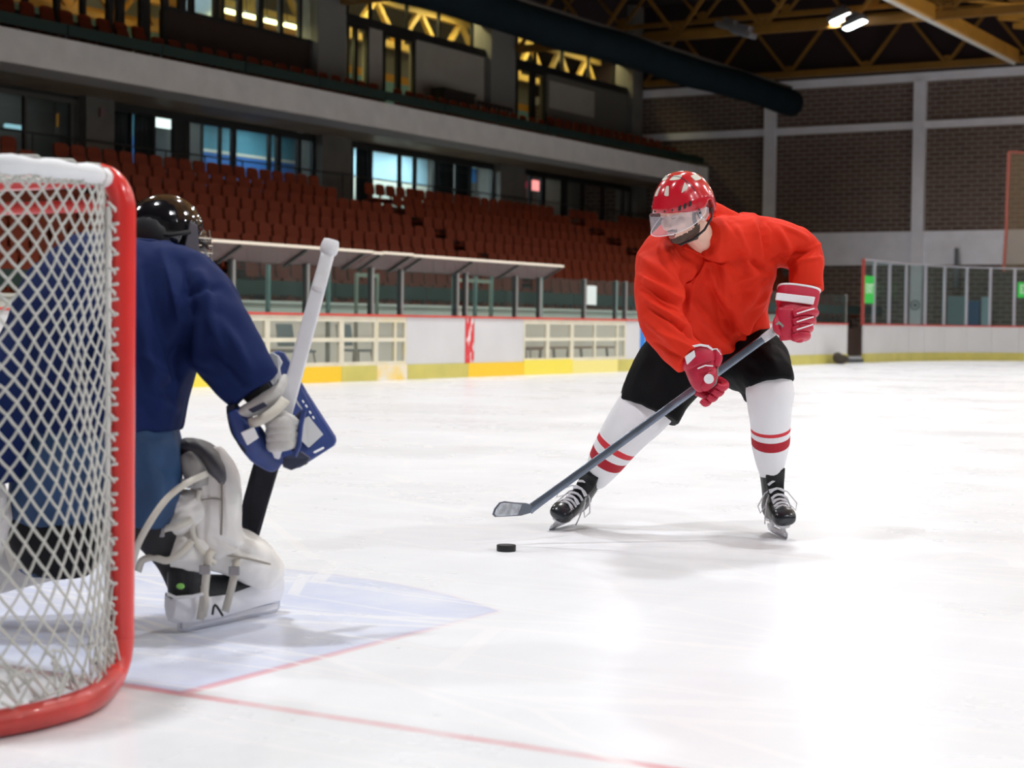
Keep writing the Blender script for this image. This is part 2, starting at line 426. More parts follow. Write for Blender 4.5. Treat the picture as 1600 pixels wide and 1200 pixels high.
mb = MB(); mb.box((-40, -8.4, 0), (25, -8, 12.5)); o = build(mb, 'wall_near', mat('hall_paint', (0.35, 0.33, 0.31), 0.8)); tag(o, kind='structure')

# ================================================================== RINK BOARDS
BH, KH = 1.02, 0.235
def bY(px, py=540): return on_x(px, py, BX).y
side = thing('rink_boards', 'white side boards with red cap rail and yellow kick plates below the bench shelter', 'rink boards', (BX, 23, 0))
def solid_panel(parent, y0, y1, m=None, x=BX):
    mb = MB(); mb.box((x - 0.06, y0 + 0.006, KH), (x, y1 - 0.006, BH - 0.03)); return build(mb, 'panel', m or M_board, parent, bevel=0.006)
def kick(parent, y0, y1, k, x=BX, h=None):
    mb = MB(); mb.box((x - 0.06, y0 + 0.004, 0), (x + 0.018, y1 - 0.004, h or KH)); return build(mb, 'kick_plate', M_kick[k], parent, bevel=0.006)
def window_panel(parent, y0, y1, cuts, wide=(), fm=None):
    fm = fm or M_cream; fr = MB(); fr.box((BX - 0.05, y0 + 0.004, BH - 0.12), (BX, y1 - 0.004, BH - 0.03)); p = build(fr, 'window_frame', fm, parent, bevel=0.004)
    b = MB(); b.box((BX - 0.05, y0 + 0.004, KH), (BX, y1 - 0.004, KH + 0.06)); build(b, 'frame_rail', fm, p)
    b = MB(); b.box((BX - 0.045, y0 + 0.01, 0.60), (BX + 0.005, y1 - 0.01, 0.66)); build(b, 'frame_rail', fm, p)
    ys = [y0] + list(cuts) + [y1]
    for i, y in enumerate(ys):
        wd = 0.05 if i not in wide else 0.11
        b = MB(); b.box((BX - 0.048, y - wd/2 if 0 < i < len(ys)-1 else (y + 0.004 if i == 0 else y - wd), KH + 0.06), (BX + 0.002, y + wd/2 if 0 < i < len(ys)-1 else (y + wd if i == 0 else y - 0.004), BH - 0.12)); build(b, 'mullion', fm, p)
    for a, c in zip(ys[:-1], ys[1:]):
        for z0, z1 in ((KH + 0.06, 0.60), (0.66, BH - 0.12)):
            b = MB(); b.box((BX - 0.028, a + 0.02, z0), (BX - 0.020, c - 0.02, z1)); build(b, 'pane', M_lowpane, p)
for a, c in ((-0.5, 2.5), (2.5, 5), (5, 7.5), (7.5, 10), (10, 12.5), (12.5, 15), (15, 17.2), (17.2, bY(390))): solid_panel(side, a, c)
window_panel(side, bY(390), bY(588), [bY(418), bY(476), bY(534)], wide=(1, 3))
window_panel(side, bY(588), bY(635), [bY(618)], fm=mat('frame_patched', (0.74, 0.66, 0.42), 0.6, col2=(0.72, 0.70, 0.64), vscale=3))
solid_panel(side, bY(635), bY(727)); solid_panel(side, bY(741), bY(818))
M_peel = mat('red_peeling', (0.78, 0.78, 0.78), 0.5, col2=(0.66, 0.035, 0.045), vscale=3.4, stretch=(1, 3.2, 1))
_r = [n for n in M_peel.node_tree.nodes if n.type == 'VALTORGB'][0].color_ramp; _r.elements[0].position = 0.43; _r.elements[1].position = 0.47
solid_panel(side, bY(727), bY(741), M_peel)
window_panel(side, bY(818), bY(978), [bY(856), bY(894), bY(930), bY(965)], wide=(1, 2))
solid_panel(side, bY(978), bY(1000)); solid_panel(side, bY(1000), bY(1009), mat('blue_line', (0.01, 0.20, 0.66), 0.45)); 
yy = bY(1009)
for q in (33.5, 36, 38.5, 40.8, bY(1324)): solid_panel(side, yy, q); yy = q
ks = [(-0.5, 6, 1), (6, 12, 0), (12, 17, 1), (17, bY(460), 2), (bY(460), bY(533), 0), (bY(533), bY(588), 1), (bY(588), bY(636), 4), (bY(636), bY(731), 1), (bY(731), bY(818), 0), (bY(818), bY(894), 2), (bY(894), bY(965), 3), (bY(965), 34, 1), (34, 38.5, 1), (38.5, bY(1324), 1)]
for a, c, k in ks: kick(side, a, c, k, h=KH + (0.03 if k == 2 else 0))
mb = MB(); mb.box((BX - 0.11, -0.5, BH - 0.035), (BX + 0.025, bY(1324), BH)); build(mb, 'cap_rail', M_caprail, side, bevel=0.008)

# corner and far end, beyond the gate
GATE1 = bY(1350)
corner = thing('rink_boards', 'white curved corner boards past the dark gate at the far end', 'rink boards', (BX, GATE1, 0))
pts = [Vector((BX, GATE1, 0)), Vector((BX, 47, 0))]
for k in range(1, 13):
    t = PI - (PI/2) * k / 12; pts.append(Vector((BX + 7 + 7*math.cos(t), 47 + 7*math.sin(t), 0)))
for x in (-6, -3.5, -1, 1.5, 4, 6.5, 9): pts.append(Vector((x, 54, 0)))
def run(parent, a, b, z0, z1, t0, t1, name, m):
    d = (b - a).normalized(); nrm = Vector((d.y, -d.x, 0)); g = d * 0.004
    mb = MB(); mb.prism([a + g + nrm*t0, b - g + nrm*t0, b - g + nrm*t1, a + g + nrm*t1], (0, 0, z1 - z0)); mb.v = [(p[0], p[1], p[2] + z0) for p in mb.v]
    return build(mb, name, m, parent)
for a, b in zip(pts[:-1], pts[1:]):
    run(corner, a, b, KH, BH - 0.03, -0.06, 0, 'panel', M_board); run(corner, a, b, 0, KH, -0.06, 0.018, 'kick_plate', M_kick[1]); run(corner, a, b, BH - 0.035, BH, -0.11, 0.02, 'cap_rail', M_caprail)

# gate step and bag in the opening
mb = MB(); mb.box((BX - 1.4, bY(1325) + 0.02, 0.0), (BX + 0.0, GATE1 - 0.02, 0.10)); o = build(mb, 'gate_step', mat('rubber_mat', (0.05, 0.055, 0.065), 0.7, var=0.2, vscale=6), bevel=0.01)
tag(o, 'dark rubber step in the open gate between the boards', 'step')
bp = on_z(1318, 568); mb = MB(); mb.ell(Vector((BX + 0.28, bp.y - 0.75, 0.12)), Vector((0.16, 0, 0)), Vector((0, 0.42, 0)), Vector((0, 0, 0.12)), 14, 8); mb.ell(Vector((BX + 0.28, bp.y - 1.0, 0.16)), Vector((0.12, 0, 0)), Vector((0, 0.2, 0)), Vector((0, 0, 0.14)), 12, 8)
me = fuse(mb, 'kit_bag', 0.02, 2); shift_mesh(me, (BX + 0.28, bp.y - 0.75, 0.0)); o = put('kit_bag', me, mat('bag_dark', (0.035, 0.025, 0.015), 0.8, var=0.3, vscale=8), smooth='all', loc=(BX + 0.28, bp.y - 0.75, 0.0))
tag(o, 'small dark brown bag lying on the ice by the gate', 'bag')

# ================================================================== GLASS SHIELDS AND BENCH SHELTER
GH = 1.74
sh = thing('bench_shelter', 'players bench shelter with tilted clear visor roof on grey and green posts', 'bench shelter', (BX, 23, 1.0))
ZB = BH - 0.002
def post(parent, y, z1, m, wd=0.06, x=BX - 0.05, z0=ZB, name='post'):
    mb = MB(); mb.box((x - 0.03, y - wd/2, z0), (x + 0.03, y + wd/2, z1)); return build(mb, name, m, parent, bevel=0.004)
def pY(px): return on_x(px, 450, BX).y
gp = [pY(v) for v in (368, 484, 585, 631, 718, 732, 810, 847)]
for y in gp:
    post(sh, y, GH, M_alu, 0.055); post(sh, y - 0.05, GH - 0.01, M_dark, 0.04, BX - 0.055)
for y in [pY(v) for v in (348, 455, 548, 775, 742, 800)]: post(sh, y, GH - 0.03, M_green, 0.05, BX - 0.42, z0=0.02)
ys = gp
for a, c in zip(ys[:-1], ys[1:]):
    if pY(590) < (a + c)/2 < pY(640) or c - a > 0.3:
        mb = MB(); mb.box((BX - 0.055, a + 0.03, ZB), (BX - 0.045, c - 0.06, GH - 0.03)); build(mb, 'glass_pane', M_glass, sh)
for a, c in ((742, 800), (590, 625)):          # framed doors at the back of the bench
    ya, yc = pY(a), pY(c); mb = MB(); x = BX - 0.42
    mb.box((x - 0.02, ya, 1.60), (x + 0.02, yc, 1.66)); mb.box((x - 0.02, ya, 0.05), (x + 0.02, ya + 0.05, 1.6)); mb.box((x - 0.02, yc - 0.05, 0.05), (x + 0.02, yc, 1.6)); build(mb, 'door_frame', mat('door_olive', (0.24, 0.26, 0.2), 0.5), sh)
M_visor_roof = glass_mat('visor_plastic', (0.55, 0.48, 0.47), 0.42, 0.05, 0.2, (0.30, 0.245, 0.24))
RB, RF, RZ0, RZ1 = BX - 0.10, BX + 0.32, 1.70, 1.93
yroof = [on_x(v, w, RF).y for v, w in ((292, 376), (330, 379), (582, 393), (598, 394), (645, 398), (880, 416))]
for i, (a, c) in enumerate(zip(yroof[:-1], yroof[1:])):
    dz = 0.012 * (i % 2)
    mb = MB(); mb.prism([Vector((RB, a + 0.01, RZ0 + dz)), Vector((RF, a + 0.01, RZ1 + dz)), Vector((RF, c - 0.01, RZ1 + dz)), Vector((RB, c - 0.01, RZ0 + dz))], (0, 0, 0.012)); r = build(mb, 'roof_panel', M_visor_roof, sh)
    mb = MB(); mb.box((RF - 0.015, a + 0.005, RZ1 + dz - 0.012), (RF + 0.02, c - 0.005, RZ1 + dz + 0.028)); build(mb, 'roof_edge', mat('edge_cream', (0.80, 0.72, 0.60), 0.5), r)
for px in (378, 480, 570, 595, 641, 660, 740, 812, 878):
    y = on_x(px, 392, RF).y; mb = MB(); mb.bar((RB, y, RZ0 - 0.02), (RF - 0.01, y, RZ1 - 0.02), 0.04, 0.035); build(mb, 'bracket', M_dark, sh)

sg = thing('glass_shield', 'clear glass shield panels with a taped white notice right of the bench shelter', 'glass shield', (BX, 30, 1.0))
gy = [pY(v) for v in (849, 917, 966, 981)] + [32.5, 34.6, 36.7, 38.8, 40.9, bY(1323)]
for i, y in enumerate(gy):
    post(sg, y, GH + 0.02, M_alu if i % 2 else M_green, 0.05)
    post(sg, y - 0.05, GH, M_dark, 0.04, BX - 0.055)
for a, c in zip(gy[:-1], gy[1:]):
    mb = MB(); mb.box((BX - 0.055, a + 0.02, ZB), (BX - 0.045, c - 0.05, GH)); build(mb, 'glass_pane', M_glass, sg)
mb = MB(); mb.box((BX - 0.043, on_x(920, 460, BX).y, on_x(920, 476, BX).z), (BX - 0.040, on_x(935, 460, BX).y, on_x(920, 446, BX).z)); build(mb, 'notice', mat('paper', (0.66, 0.74, 0.72), 0.7), sg)

cg = thing('glass_shield', 'tall glass shield panels with green exit signs around the far corner', 'glass shield', (BX, GATE1, 1.0))
cpx = [1350, 1368, 1392, 1418, 1448, 1478, 1513, 1550, 1588, 1622, 1655]
cpt = []
for px in cpx:                                   # where each post's line of sight meets the curved boards
    best = None
    for a, b in zip(pts[:-1], pts[1:]):
        for k in range(41):
            p = a.lerp(b, k / 40); q = proj((p.x, p.y, 1.5))
            if best is None or abs(q[0] - px) < best[0]: best = (abs(q[0] - px), p)
    cpt.append(best[1])
CZ = 2.72
for i, p in enumerate(cpt):
    mb = MB(); mb.box((p.x - 0.09, p.y - 0.035, ZB), (p.x - 0.02, p.y + 0.035, CZ)); build(mb, 'post', mat('post_pale', (0.42, 0.42, 0.47), 0.5) if i else mat('post_red', (0.40, 0.06, 0.05), 0.5), cg)
for a, b in zip(cpt[:-1], cpt[1:]):
    if (b - a).length < 0.12: continue
    run(cg, a + (b-a)*0.06, b - (b-a)*0.06, ZB, CZ - 0.03, -0.06, -0.05, 'glass_pane', M_glass)
    run(cg, a, b, CZ - 0.04, CZ, -0.07, -0.04, 'top_rail', mat('post_pale', (0.42, 0.42, 0.47), 0.5))
M_exit = mat('exit_green', (0.03, 0.42, 0.06), 0.5, emit=(0.04, 0.6, 0.08), estr=0.25)
def exit_sign(a, b, z0, z1):
    d = (b - a).normalized(); nrm = Vector((d.y, -d.x, 0))
    s = run(cg, a + d*0.05, b - d*0.05, z0, z1, -0.045, -0.03, 'exit_sign', M_exit)
    c = (a + b)/2 + nrm * -0.024; c.z = z0 + (z1 - z0)*0.52
    W = (b - a).length
    text_mesh('EXIT', 'lettering', 0.36, mat('letter_white', (0.9, 0.95, 0.9), 0.5), c, d, (0, 0, 1), s, 0.003, sx=W / 1.02 * 0.92)
exit_sign(cpt[0], cpt[1], proj and on_x(1358, 474, BX).z, on_x(1358, 431, BX).z)
exit_sign(cpt[8], cpt[9], 1.85, 2.3)

# safety net at the right edge of view
sn = thing('safety_net', 'thin brown safety net with red rope edge hanging at the right edge', 'net', tuple(on_y(1572, 420, 53.5)))
n0 = on_y(1577, 237, 53.5); n1 = on_y(1568, 425, 53.5); n2 = n0 + Vector((6, 0, -0.55)); n3 = Vector((n2.x, 53.5, n1.z))
mb = MB(); mb.tube([n1, n1.lerp(n0, .35) + Vector((0.02, 0, 0)), n1.lerp(n0, .7), n0], 0.05, 6); mb.tube([n0, n0.lerp(n2, .3) + Vector((0, 0, -.05)), n2], 0.035, 6); build(mb, 'rope_edge', mat('rope_red', (0.42, 0.12, 0.09), 0.8), sn, True)
mb = MB(); mb.prism([n1, n0, n2, n3], (0, 0.006, 0)); build(mb, 'mesh_sheet', glass_mat('net_sheet', (0.9, 0.88, 0.85), 0.25, 0.0, 0.5, (0.30, 0.22, 0.14)), sn)
p = on_y(1495, 412, FY - 0.3); mb = MB(); mb.box((p.x - 0.07, p.y - 0.1, 2.3), (p.x + 0.07, p.y, on_y(1495, 388, FY).z)); o = build(mb, 'wall_pipe', mat('pipe_grey', (0.12, 0.13, 0.15), 0.5), bevel=0.03); tag(o, 'short grey vertical pipe against the pale wall band', 'pipe')
for k, (x0, x1, y0, col) in enumerate(((1482, 1510, 463, (0.20, 0.30, 0.32)), (1514, 1532, 470, (0.05, 0.12, 0.25)), (1535, 1547, 464, (0.35, 0.5, 0.55)))):
    a = on_y(x0, y0, FY - 0.5); b = on_y(x1, y0, FY - 0.5); mb = MB(); mb.box((a.x, FY - 0.6, 0.001), (b.x, FY - 0.5, a.z)); mb.box((a.x + 0.1, FY - 0.62, a.z - 0.5), (b.x - 0.1, FY - 0.6, a.z - 0.2))
    o = build(mb, 'door_panel', mat('far_panel_%d' % k, col, 0.4), bevel=0.01); tag(o, ['grey green panel standing by the far brick wall', 'dark blue panel between two paler panels by the far wall', 'narrow pale blue panel by the far brick wall'][k], 'panel')

# ================================================================== PLAYERS' BENCHES BEHIND THE BOARDS
mb = MB(); mb.box((BX - 1.75, 14, 0), (BX - 1.65, 42.8, 1.20)); mb.box((BX - 1.79, 14, 1.17), (BX - 1.61, 42.8, 1.215)); o = build(mb, 'wall_bench', mat('bench_wall_cream', (0.62, 0.62, 0.56), 0.7, var=0.06, vscale=1)); tag(o, kind='structure')
for k, (a, c) in enumerate(((17.5, 21.8), (27.0, 32.0))):
    b = thing('players_bench', ['long wooden players bench seen through the left board windows', 'long wooden players bench seen through the right board windows'][k], 'bench', (BX - 1.1, (a+c)/2, 0))
    mb = MB(); mb.box((BX - 1.3, a, 0.43), (BX - 0.92, c, 0.47)); build(mb, 'seat', mat('bench_wood', (0.16, 0.09, 0.05), 0.6), b, bevel=0.008)
    y = a + 0.3
    while y < c:
        mb = MB(); mb.bar((BX - 1.25, y, 0.43), (BX - 1.3, y, 0), 0.04, 0.04); mb.bar((BX - 0.97, y, 0.43), (BX - 0.92, y, 0), 0.04, 0.04); mb.bar((BX - 1.25, y, 0.2), (BX - 0.95, y, 0.2), 0.03, 0.03); build(mb, 'leg', M_dark, b); y += 1.1
def chair(y, x, col, label):
    t = thing('bench_chair', label, 'chair', (x, y, 0), 'chairs behind the board windows')
    m = mat('chair_' + str(round(col[0]*1000)), col, 0.5)
    mb = MB(); mb.box((x - 0.22, y - 0.21, 0.43), (x + 0.2, y + 0.21, 0.47)); build(mb, 'seat', m, t, bevel=0.012)
    mb = MB(); mb.prism([Vector((x - 0.22, y - 0.2, 0.52)), Vector((x - 0.22, y + 0.2, 0.52)), Vector((x - 0.27, y + 0.19, 0.86)), Vector((x - 0.27, y - 0.19, 0.86))], (0.03, 0, 0)); build(mb, 'backrest', m, t, bevel=0.012)
    for sx, sy in ((1, 1), (1, -1), (-1, 1), (-1, -1)):
        mb = MB(); mb.tube([(x + sx*0.17, y + sy*0.17, 0.44), (x + sx*0.23, y + sy*0.22, 0)], 0.012, 6); build(mb, 'leg', M_dark, t)
chair(20.95, BX - 0.55, (0.03, 0.10, 0.13), 'teal chair behind the left board windows near the white panel')
chair(22.65, BX - 0.7, (0.035, 0.11, 0.15), 'teal chair framed by the yellowed narrow board window')
chair(27.75, BX - 0.55, (0.10, 0.035, 0.04), 'maroon chair behind the right board windows')

# ================================================================== LOWER STAND
NR = 10
RX = [-20.45 - 0.62 * i for i in range(NR)]; RZ = [0.90 + 0.305 * i for i in range(NR)]
fs = structure('floor_stand')
for i in range(NR):
    mb = MB(); mb.box((RX[i] - 0.40, 6, 0 if i == 0 else RZ[i] - 0.45), (RX[i] + 0.24 if i else RX[i] + 0.9, FY - 0.02, RZ[i])); build(mb, 'step', M_tread, fs)
mb = MB(); mb.box((-29.0, 6, 3.3), (RX[-1] - 0.40, FY - 0.02, RZ[-1])); build(mb, 'step', M_tread, fs)
gr = thing('guard_rail', 'dark green board guard rail in front of the lowest seat row', 'guard rail', (-19.65, 30, 0))
for k in range(16):
    y0 = 8 + 3.1 * k; mb = MB(); mb.box((-19.68, y0 + 0.02, 1.36), (-19.64, y0 + 3.08, 1.62)); build(mb, 'board', M_rail_green, gr)
    mb = MB(); mb.box((-19.72, y0 - 0.025, 0.0), (-19.68, y0 + 0.025, 1.64)); build(mb, 'post', M_dark, gr)

def seat_mesh():
    mb = MB()
    n = 7; prof = []
    for (yy, zz) in ((-.17, .53), (-.2, .58), (-.2, .74), (-.17, .80), (-.1, .82), (.1, .82), (.17, .80), (.2, .74), (.2, .58), (.17, .53)): prof.append((yy, zz))
    front = [Vector((-0.17 - 0.10*(z - .4) - 0.25*y*y*-1.0, y, z)) for y, z in prof]
    mb.prism(front, (-0.035, 0, 0))
    mb.prism([Vector((-0.19, -0.2, 0.40)), Vector((0.14, -0.2, 0.43)), Vector((0.19, -0.17, 0.42)), Vector((0.19, 0.17, 0.42)), Vector((0.14, 0.2, 0.43)), Vector((-0.19, 0.2, 0.40))], (0, 0, -0.05))
    mb.box((-0.215, -0.03, 0.0), (-0.185, 0.03, 0.6)); mb.box((-0.2, -0.03, 0.33), (0.1, 0.03, 0.37))
    return mb
SEAT = seat_mesh(); seat_me = SEAT.mesh('stadium_seat'); seat_me.materials.append(M_seat)
spots = []
for i in range(NR):
    y = 8.2 + 0.11 * (i % 2); 
    while y < FY - 0.5:
        skip = (36.05 < y < 36.85) or (46.6 < y < 47.4) or (25.0 < y < 25.7) or (14.5 < y < 15.3)
        if i >= NR - 2 and 34.9 < y < 36.9: skip = True
        if i == NR - 1 and (49.6 < y < 50.9): skip = True
        if not skip: spots.append((RX[i], y, RZ[i], i))
        y += 0.47
UPX = [(-26.98, 6.42), (-27.62, 6.72)]
uspots = []
y = 20.0
while y < FY - 0.6:
    yy2 = y; gap = 38.9 < y < 39.3 or 47.6 < y < 48.3
    if not gap: uspots.append((UPX[0][0], y, UPX[0][1], 100))
    if y < 30.6 or y > 48.6: uspots.append((UPX[1][0], y + 0.05, UPX[1][1], 101))
    y += 0.56
def visible(s):
    q = proj((s[0], s[1], s[2] + 0.75))
    if not (2 < q[0] < 1110 and 2 < q[1] < 470): return None
    if q[0] < 300 and q[1] > 300: return None
    if 320 < q[0] < 880 and q[1] > 385 + (q[0] - 330) * 0.069: return None
    if 985 < q[0]: return None
    return q[2]
cand = sorted([(visible(s), s) for s in spots + uspots if visible(s) is not None], key=lambda a: a[0])
single = [s for _, s in cand[:300]]; sset = set(single)
ROWN = ['lowest', 'second', 'third', 'fourth', 'fifth', 'sixth', 'seventh', 'eighth', 'ninth', 'top']
for s in single:
    o = bpy.data.objects.new('stadium_seat', seat_me); COL.objects.link(o); o.location = (s[0], s[1], s[2] + 0.001)
    if s[3] < 50: tag(o, 'orange plastic stadium seat in the %s row of the lower stand' % ROWN[s[3]], 'seat', '%s seat row of the lower stand' % ROWN[s[3]])
    else: tag(o, 'orange plastic seat on the upper balcony, %s row behind the green rail' % ('first' if s[3] == 100 else 'second'), 'seat', 'balcony seats %s row' % ('first' if s[3] == 100 else 'second'))
sv = np.array(SEAT.v); far = MB()
for s in spots + uspots:
    if s in sset: continue
    far.add([(p[0] + s[0], p[1] + s[1], p[2] + s[2] + 0.001) for p in SEAT.v], SEAT.f)
me = bpy.data.meshes.new('far_seats'); me.from_pydata(far.v, [], far.f); o = put('far_seats', me, M_seat)
tag(o, 'remaining rows of rust orange stadium seats filling the stand', 'seats', kind='stuff')
# ================================================================== CONCOURSE UNDER THE BALCONY
WX = -29.0
def wY(px, py=230, X=WX): return on_x(px, py, X).y
wl = structure('wall_left')
ZT = 5.86
mb = MB(); mb.box((WX - 0.15, 6, ZT), (WX, FY, 6.45)); build(mb, 'lintel', M_frame, wl)
mb = MB(); mb.box((WX - 0.15, 6, 3.5), (WX, FY, 4.15)); build(mb, 'sill_wall', M_conc, wl)
for a, c in ((-200, -110), (122, 166), (492, 538), (772, 811), (986, 1030)):
    mb = MB(); mb.box((WX - 0.6, wY(a), 3.6), (WX + 0.25, wY(c), ZT + 0.09)); build(mb, 'pier', M_conc, wl)
mb = MB(); mb.box((-34, 6, 6.46), (WX - 0.16, FY, 6.6)); o = build(mb, 'ceiling_concourse', M_soffit); tag(o, kind='structure')
mb = MB(); mb.box((WX + 0.0, 6, 5.95), (-27.4, FY, 6.02)); o = build(mb, 'ceiling_soffit', M_soffit); tag(o, kind='structure')
mb = MB(); mb.box((-27.4, 6, 5.93), (-26.61, FY, 6.02)); o = build(mb, 'ceiling_edge', M_soffit2); tag(o, kind='structure')
mb = MB(); mb.box((-26.6, 6, 5.92), (-26.3, FY, 6.60)); o = build(mb, 'trim_1', M_fascia, bevel=0.02); tag(o, kind='structure')
# floors of the two levels behind
mb = MB(); mb.box((-34.2, 6, 3.5), (WX - 0.16, FY, 3.9)); o = build(mb, 'floor_concourse', M_conc); tag(o, kind='structure')
RBX = -31.3
wb = structure('wall_concourse')
M_blue = mat('paint_blue', (0.06, 0.20, 0.55), 0.6); M_teal = mat('paint_teal', (0.10, 0.30, 0.38), 0.6, var=0.15, vscale=0.8); M_stripe = mat('paint_cream', (0.75, 0.72, 0.60), 0.6)
M_sky = mat('paint_sky', (0.45, 0.68, 0.78), 0.6, var=0.06, vscale=0.6); M_dim = mat('paint_dim', (0.16, 0.15, 0.13), 0.7); M_navy = mat('paint_azure', (0.05, 0.22, 0.55), 0.6)
def bk(a, c, z0, z1, m, d=0.0):
    mb = MB(); mb.box((RBX - 0.2, wY(a, 230, RBX), z0), (RBX + d, wY(c, 230, RBX), z1)); build(mb, 'wall_panel', m, wb)
bk(-160, 150, 3.9, 6.45, M_dim)
bk(150, 292, 3.9, 5.55, M_blue); bk(150, 292, 5.55, 6.45, M_teal)
bk(292, 520, 3.9, 5.42, M_blue); bk(292, 520, 5.42, 5.50, M_stripe, 0.02); bk(292, 520, 5.50, 6.45, M_teal)
bk(520, 720, 3.9, 5.30, M_stripe); bk(520, 720, 5.30, 6.45, M_sky)
bk(720, 790, 3.9, 5.62, M_dim); bk(720, 790, 5.62, 6.45, M_navy); bk(790, 1080, 3.9, 6.45, M_dim)
def partition(px):
    y = wY(px, 230, -30.2); mb = MB(); mb.box((RBX, y - 0.06, 3.9), (WX - 0.7, y + 0.06, 6.45)); build(mb, 'partition', M_conc, wb)
for px in (140, 292, 510, 715, 790): partition(px)
def room_light(px, z, e, col, sx=2.0, sy=0.4, X=-30.4, ry=0.0, name='room_lamp'):
    y = wY(px, 230, X); L = bpy.data.lights.new(name, 'AREA'); L.shape = 'RECTANGLE'; L.size = sx; L.size_y = sy; L.energy = e; L.color = col
    o = bpy.data.objects.new(name, L); COL.objects.link(o); o.location = (X, y, z); o.rotation_euler = (0, ry, PI/2); return o
def tube_lamp(name, label, p, L, col, estr, power, group=None, r=0.05, hang=False):
    t = thing(name, label, 'lamp', tuple(p), group); p = Vector(p)
    mb = MB(); mb.box((p.x - 0.09, p.y - L/2, p.z), (p.x + 0.09, p.y + L/2, p.z + 0.06)); build(mb, 'housing', mat('lamp_housing', (0.5, 0.5, 0.48), 0.5), t)
    mb = MB(); mb.tube([p + Vector((0, -L/2 + 0.02, -0.04)), p + Vector((0, L/2 - 0.02, -0.04))], r, 8); build(mb, 'tube', mat('tube_' + name, (0.9, 0.9, 0.85), 0.4, emit=col, estr=estr), t, True)
    if hang:
        for s in (-1, 1): mb = MB(); mb.tube([p + Vector((0, s*L*.35, .06)), Vector((p.x, p.y + s*L*.35, 12.5))], .012, 6); build(mb, 'hanger', M_dark, t)
    if power:
        li = bpy.data.lights.new('tube_light', 'AREA'); li.shape = 'RECTANGLE'; li.size = 0.2; li.size_y = L; li.energy = power; li.color = col
        lo = bpy.data.objects.new('tube_light', li); COL.objects.link(lo); lo.parent = t; lo.location = (0, 0, -0.12)
    return t
cool = (0.80, 0.93, 1.0)
for px, e, lab in ((330, 30, 'ceiling tube lamp over the blue concourse by the left post'), (430, 30, 'ceiling tube lamp over the blue concourse near the glazed door'), (225, 22, 'ceiling tube lamp between the concourse curtains')):
    tube_lamp('concourse_lamp', lab, (-30.3, wY(px, 230, -30.3), 6.36), 1.5, cool, 4, e)
for px, lab in ((600, 'tube lamp over the pale blue concourse wall, left of two'), (665, 'tube lamp over the pale blue concourse wall, right of two')):
    tube_lamp('concourse_lamp', lab, (-30.3, wY(px, 230, -30.3), 6.36), 1.5, cool, 5, 75)
tube_lamp('concourse_lamp', 'tube lamp over the azure panel in the concourse', (-30.3, wY(752, 230, -30.3), 6.36), 0.8, cool, 4, 28)
tube_lamp('concourse_lamp', 'dim tube lamp in the dark room at far left', (-30.3, wY(60, 230, -30.3), 6.36), 0.8, cool, 2, 4)
tube_lamp('concourse_lamp', 'dim tube lamp behind the dark glazing at far right', (-30.3, wY(900, 230, -30.3), 6.36), 0.8, (1, .8, .7), 2, 6)
def panel_on_wall(x0, x1, y0, y1, X, name, m, label, cat, th=0.05):
    a = on_x(x0, y0, X); c = on_x(x1, (y0 + y1)/2, X); b = on_x(x0, y1, X)
    mb = MB(); mb.box((X - th, a.y, b.z), (X, c.y, a.z)); mb.box((X, a.y - 0.02, a.z), (X + 0.01, c.y + 0.02, a.z + 0.02)); o = build(mb, name, m, bevel=0.01); return tag(o, label, cat)
panel_on_wall(243, 269, 173, 198, -29.45, 'light_panel', mat('lightbox', (0.9, 0.95, 0.9), 0.5, emit=(0.9, 1, 0.95), estr=1.6), 'glowing white light panel inside the concourse', 'light panel')
panel_on_wall(740, 764, 252, 263, -31.2, 'notice_board', mat('board_mint', (0.55, 0.75, 0.68), 0.6), 'pale mint notice board on the azure concourse wall', 'notice board')
panel_on_wall(832, 847, 282, 297, -30.6, 'vending_sign', mat('sign_pink', (0.9, 0.35, 0.35), 0.5, emit=(1.0, 0.30, 0.28), estr=1.5), 'glowing pink white vending sign behind the far glazing', 'sign')
panel_on_wall(812, 829, 283, 292, -30.7, 'wall_sign', mat('sign_crimson', (0.30, 0.03, 0.06), 0.5, emit=(0.5, 0.04, 0.09), estr=0.25), 'dull crimson panel left of the glowing pink sign', 'sign')
panel_on_wall(932, 950, 283, 291, -30.7, 'round_sign', mat('sign_crimson', (0.30, 0.03, 0.06), 0.5), 'small dull crimson sign behind the rightmost concourse glazing', 'sign')
panel_on_wall(8, 40, 194, 199, -30.6, 'counter_lamp', mat('lamp_cyan', (0.4, 0.6, 0.65), 0.5, emit=(0.5, 0.9, 1.0), estr=0.6), 'row of small cyan white lamps in the dark left room', 'lamp')
panel_on_wall(90, 101, 178, 198, -30.7, 'orange_poster', mat('poster_orange_glow', (0.5, 0.22, 0.02), 0.6, emit=(0.5, 0.2, 0.02), estr=0.12), 'dull orange poster in the dark left room', 'poster')  # poster is no lamp, faint glow added in the dark room
panel_on_wall(157, 164, 169, 183, WX + 0.31, 'small_notice', mat('notice_pink', (0.22, 0.12, 0.13), 0.7), 'small pinkish notice on the left concourse pier', 'notice')
panel_on_wall(466, 475, 201, 207, WX + 0.06, 'exit_plate', mat('plate_grey', (0.4, 0.4, 0.4), 0.6), 'small grey plate above the concourse glazed door', 'sign')

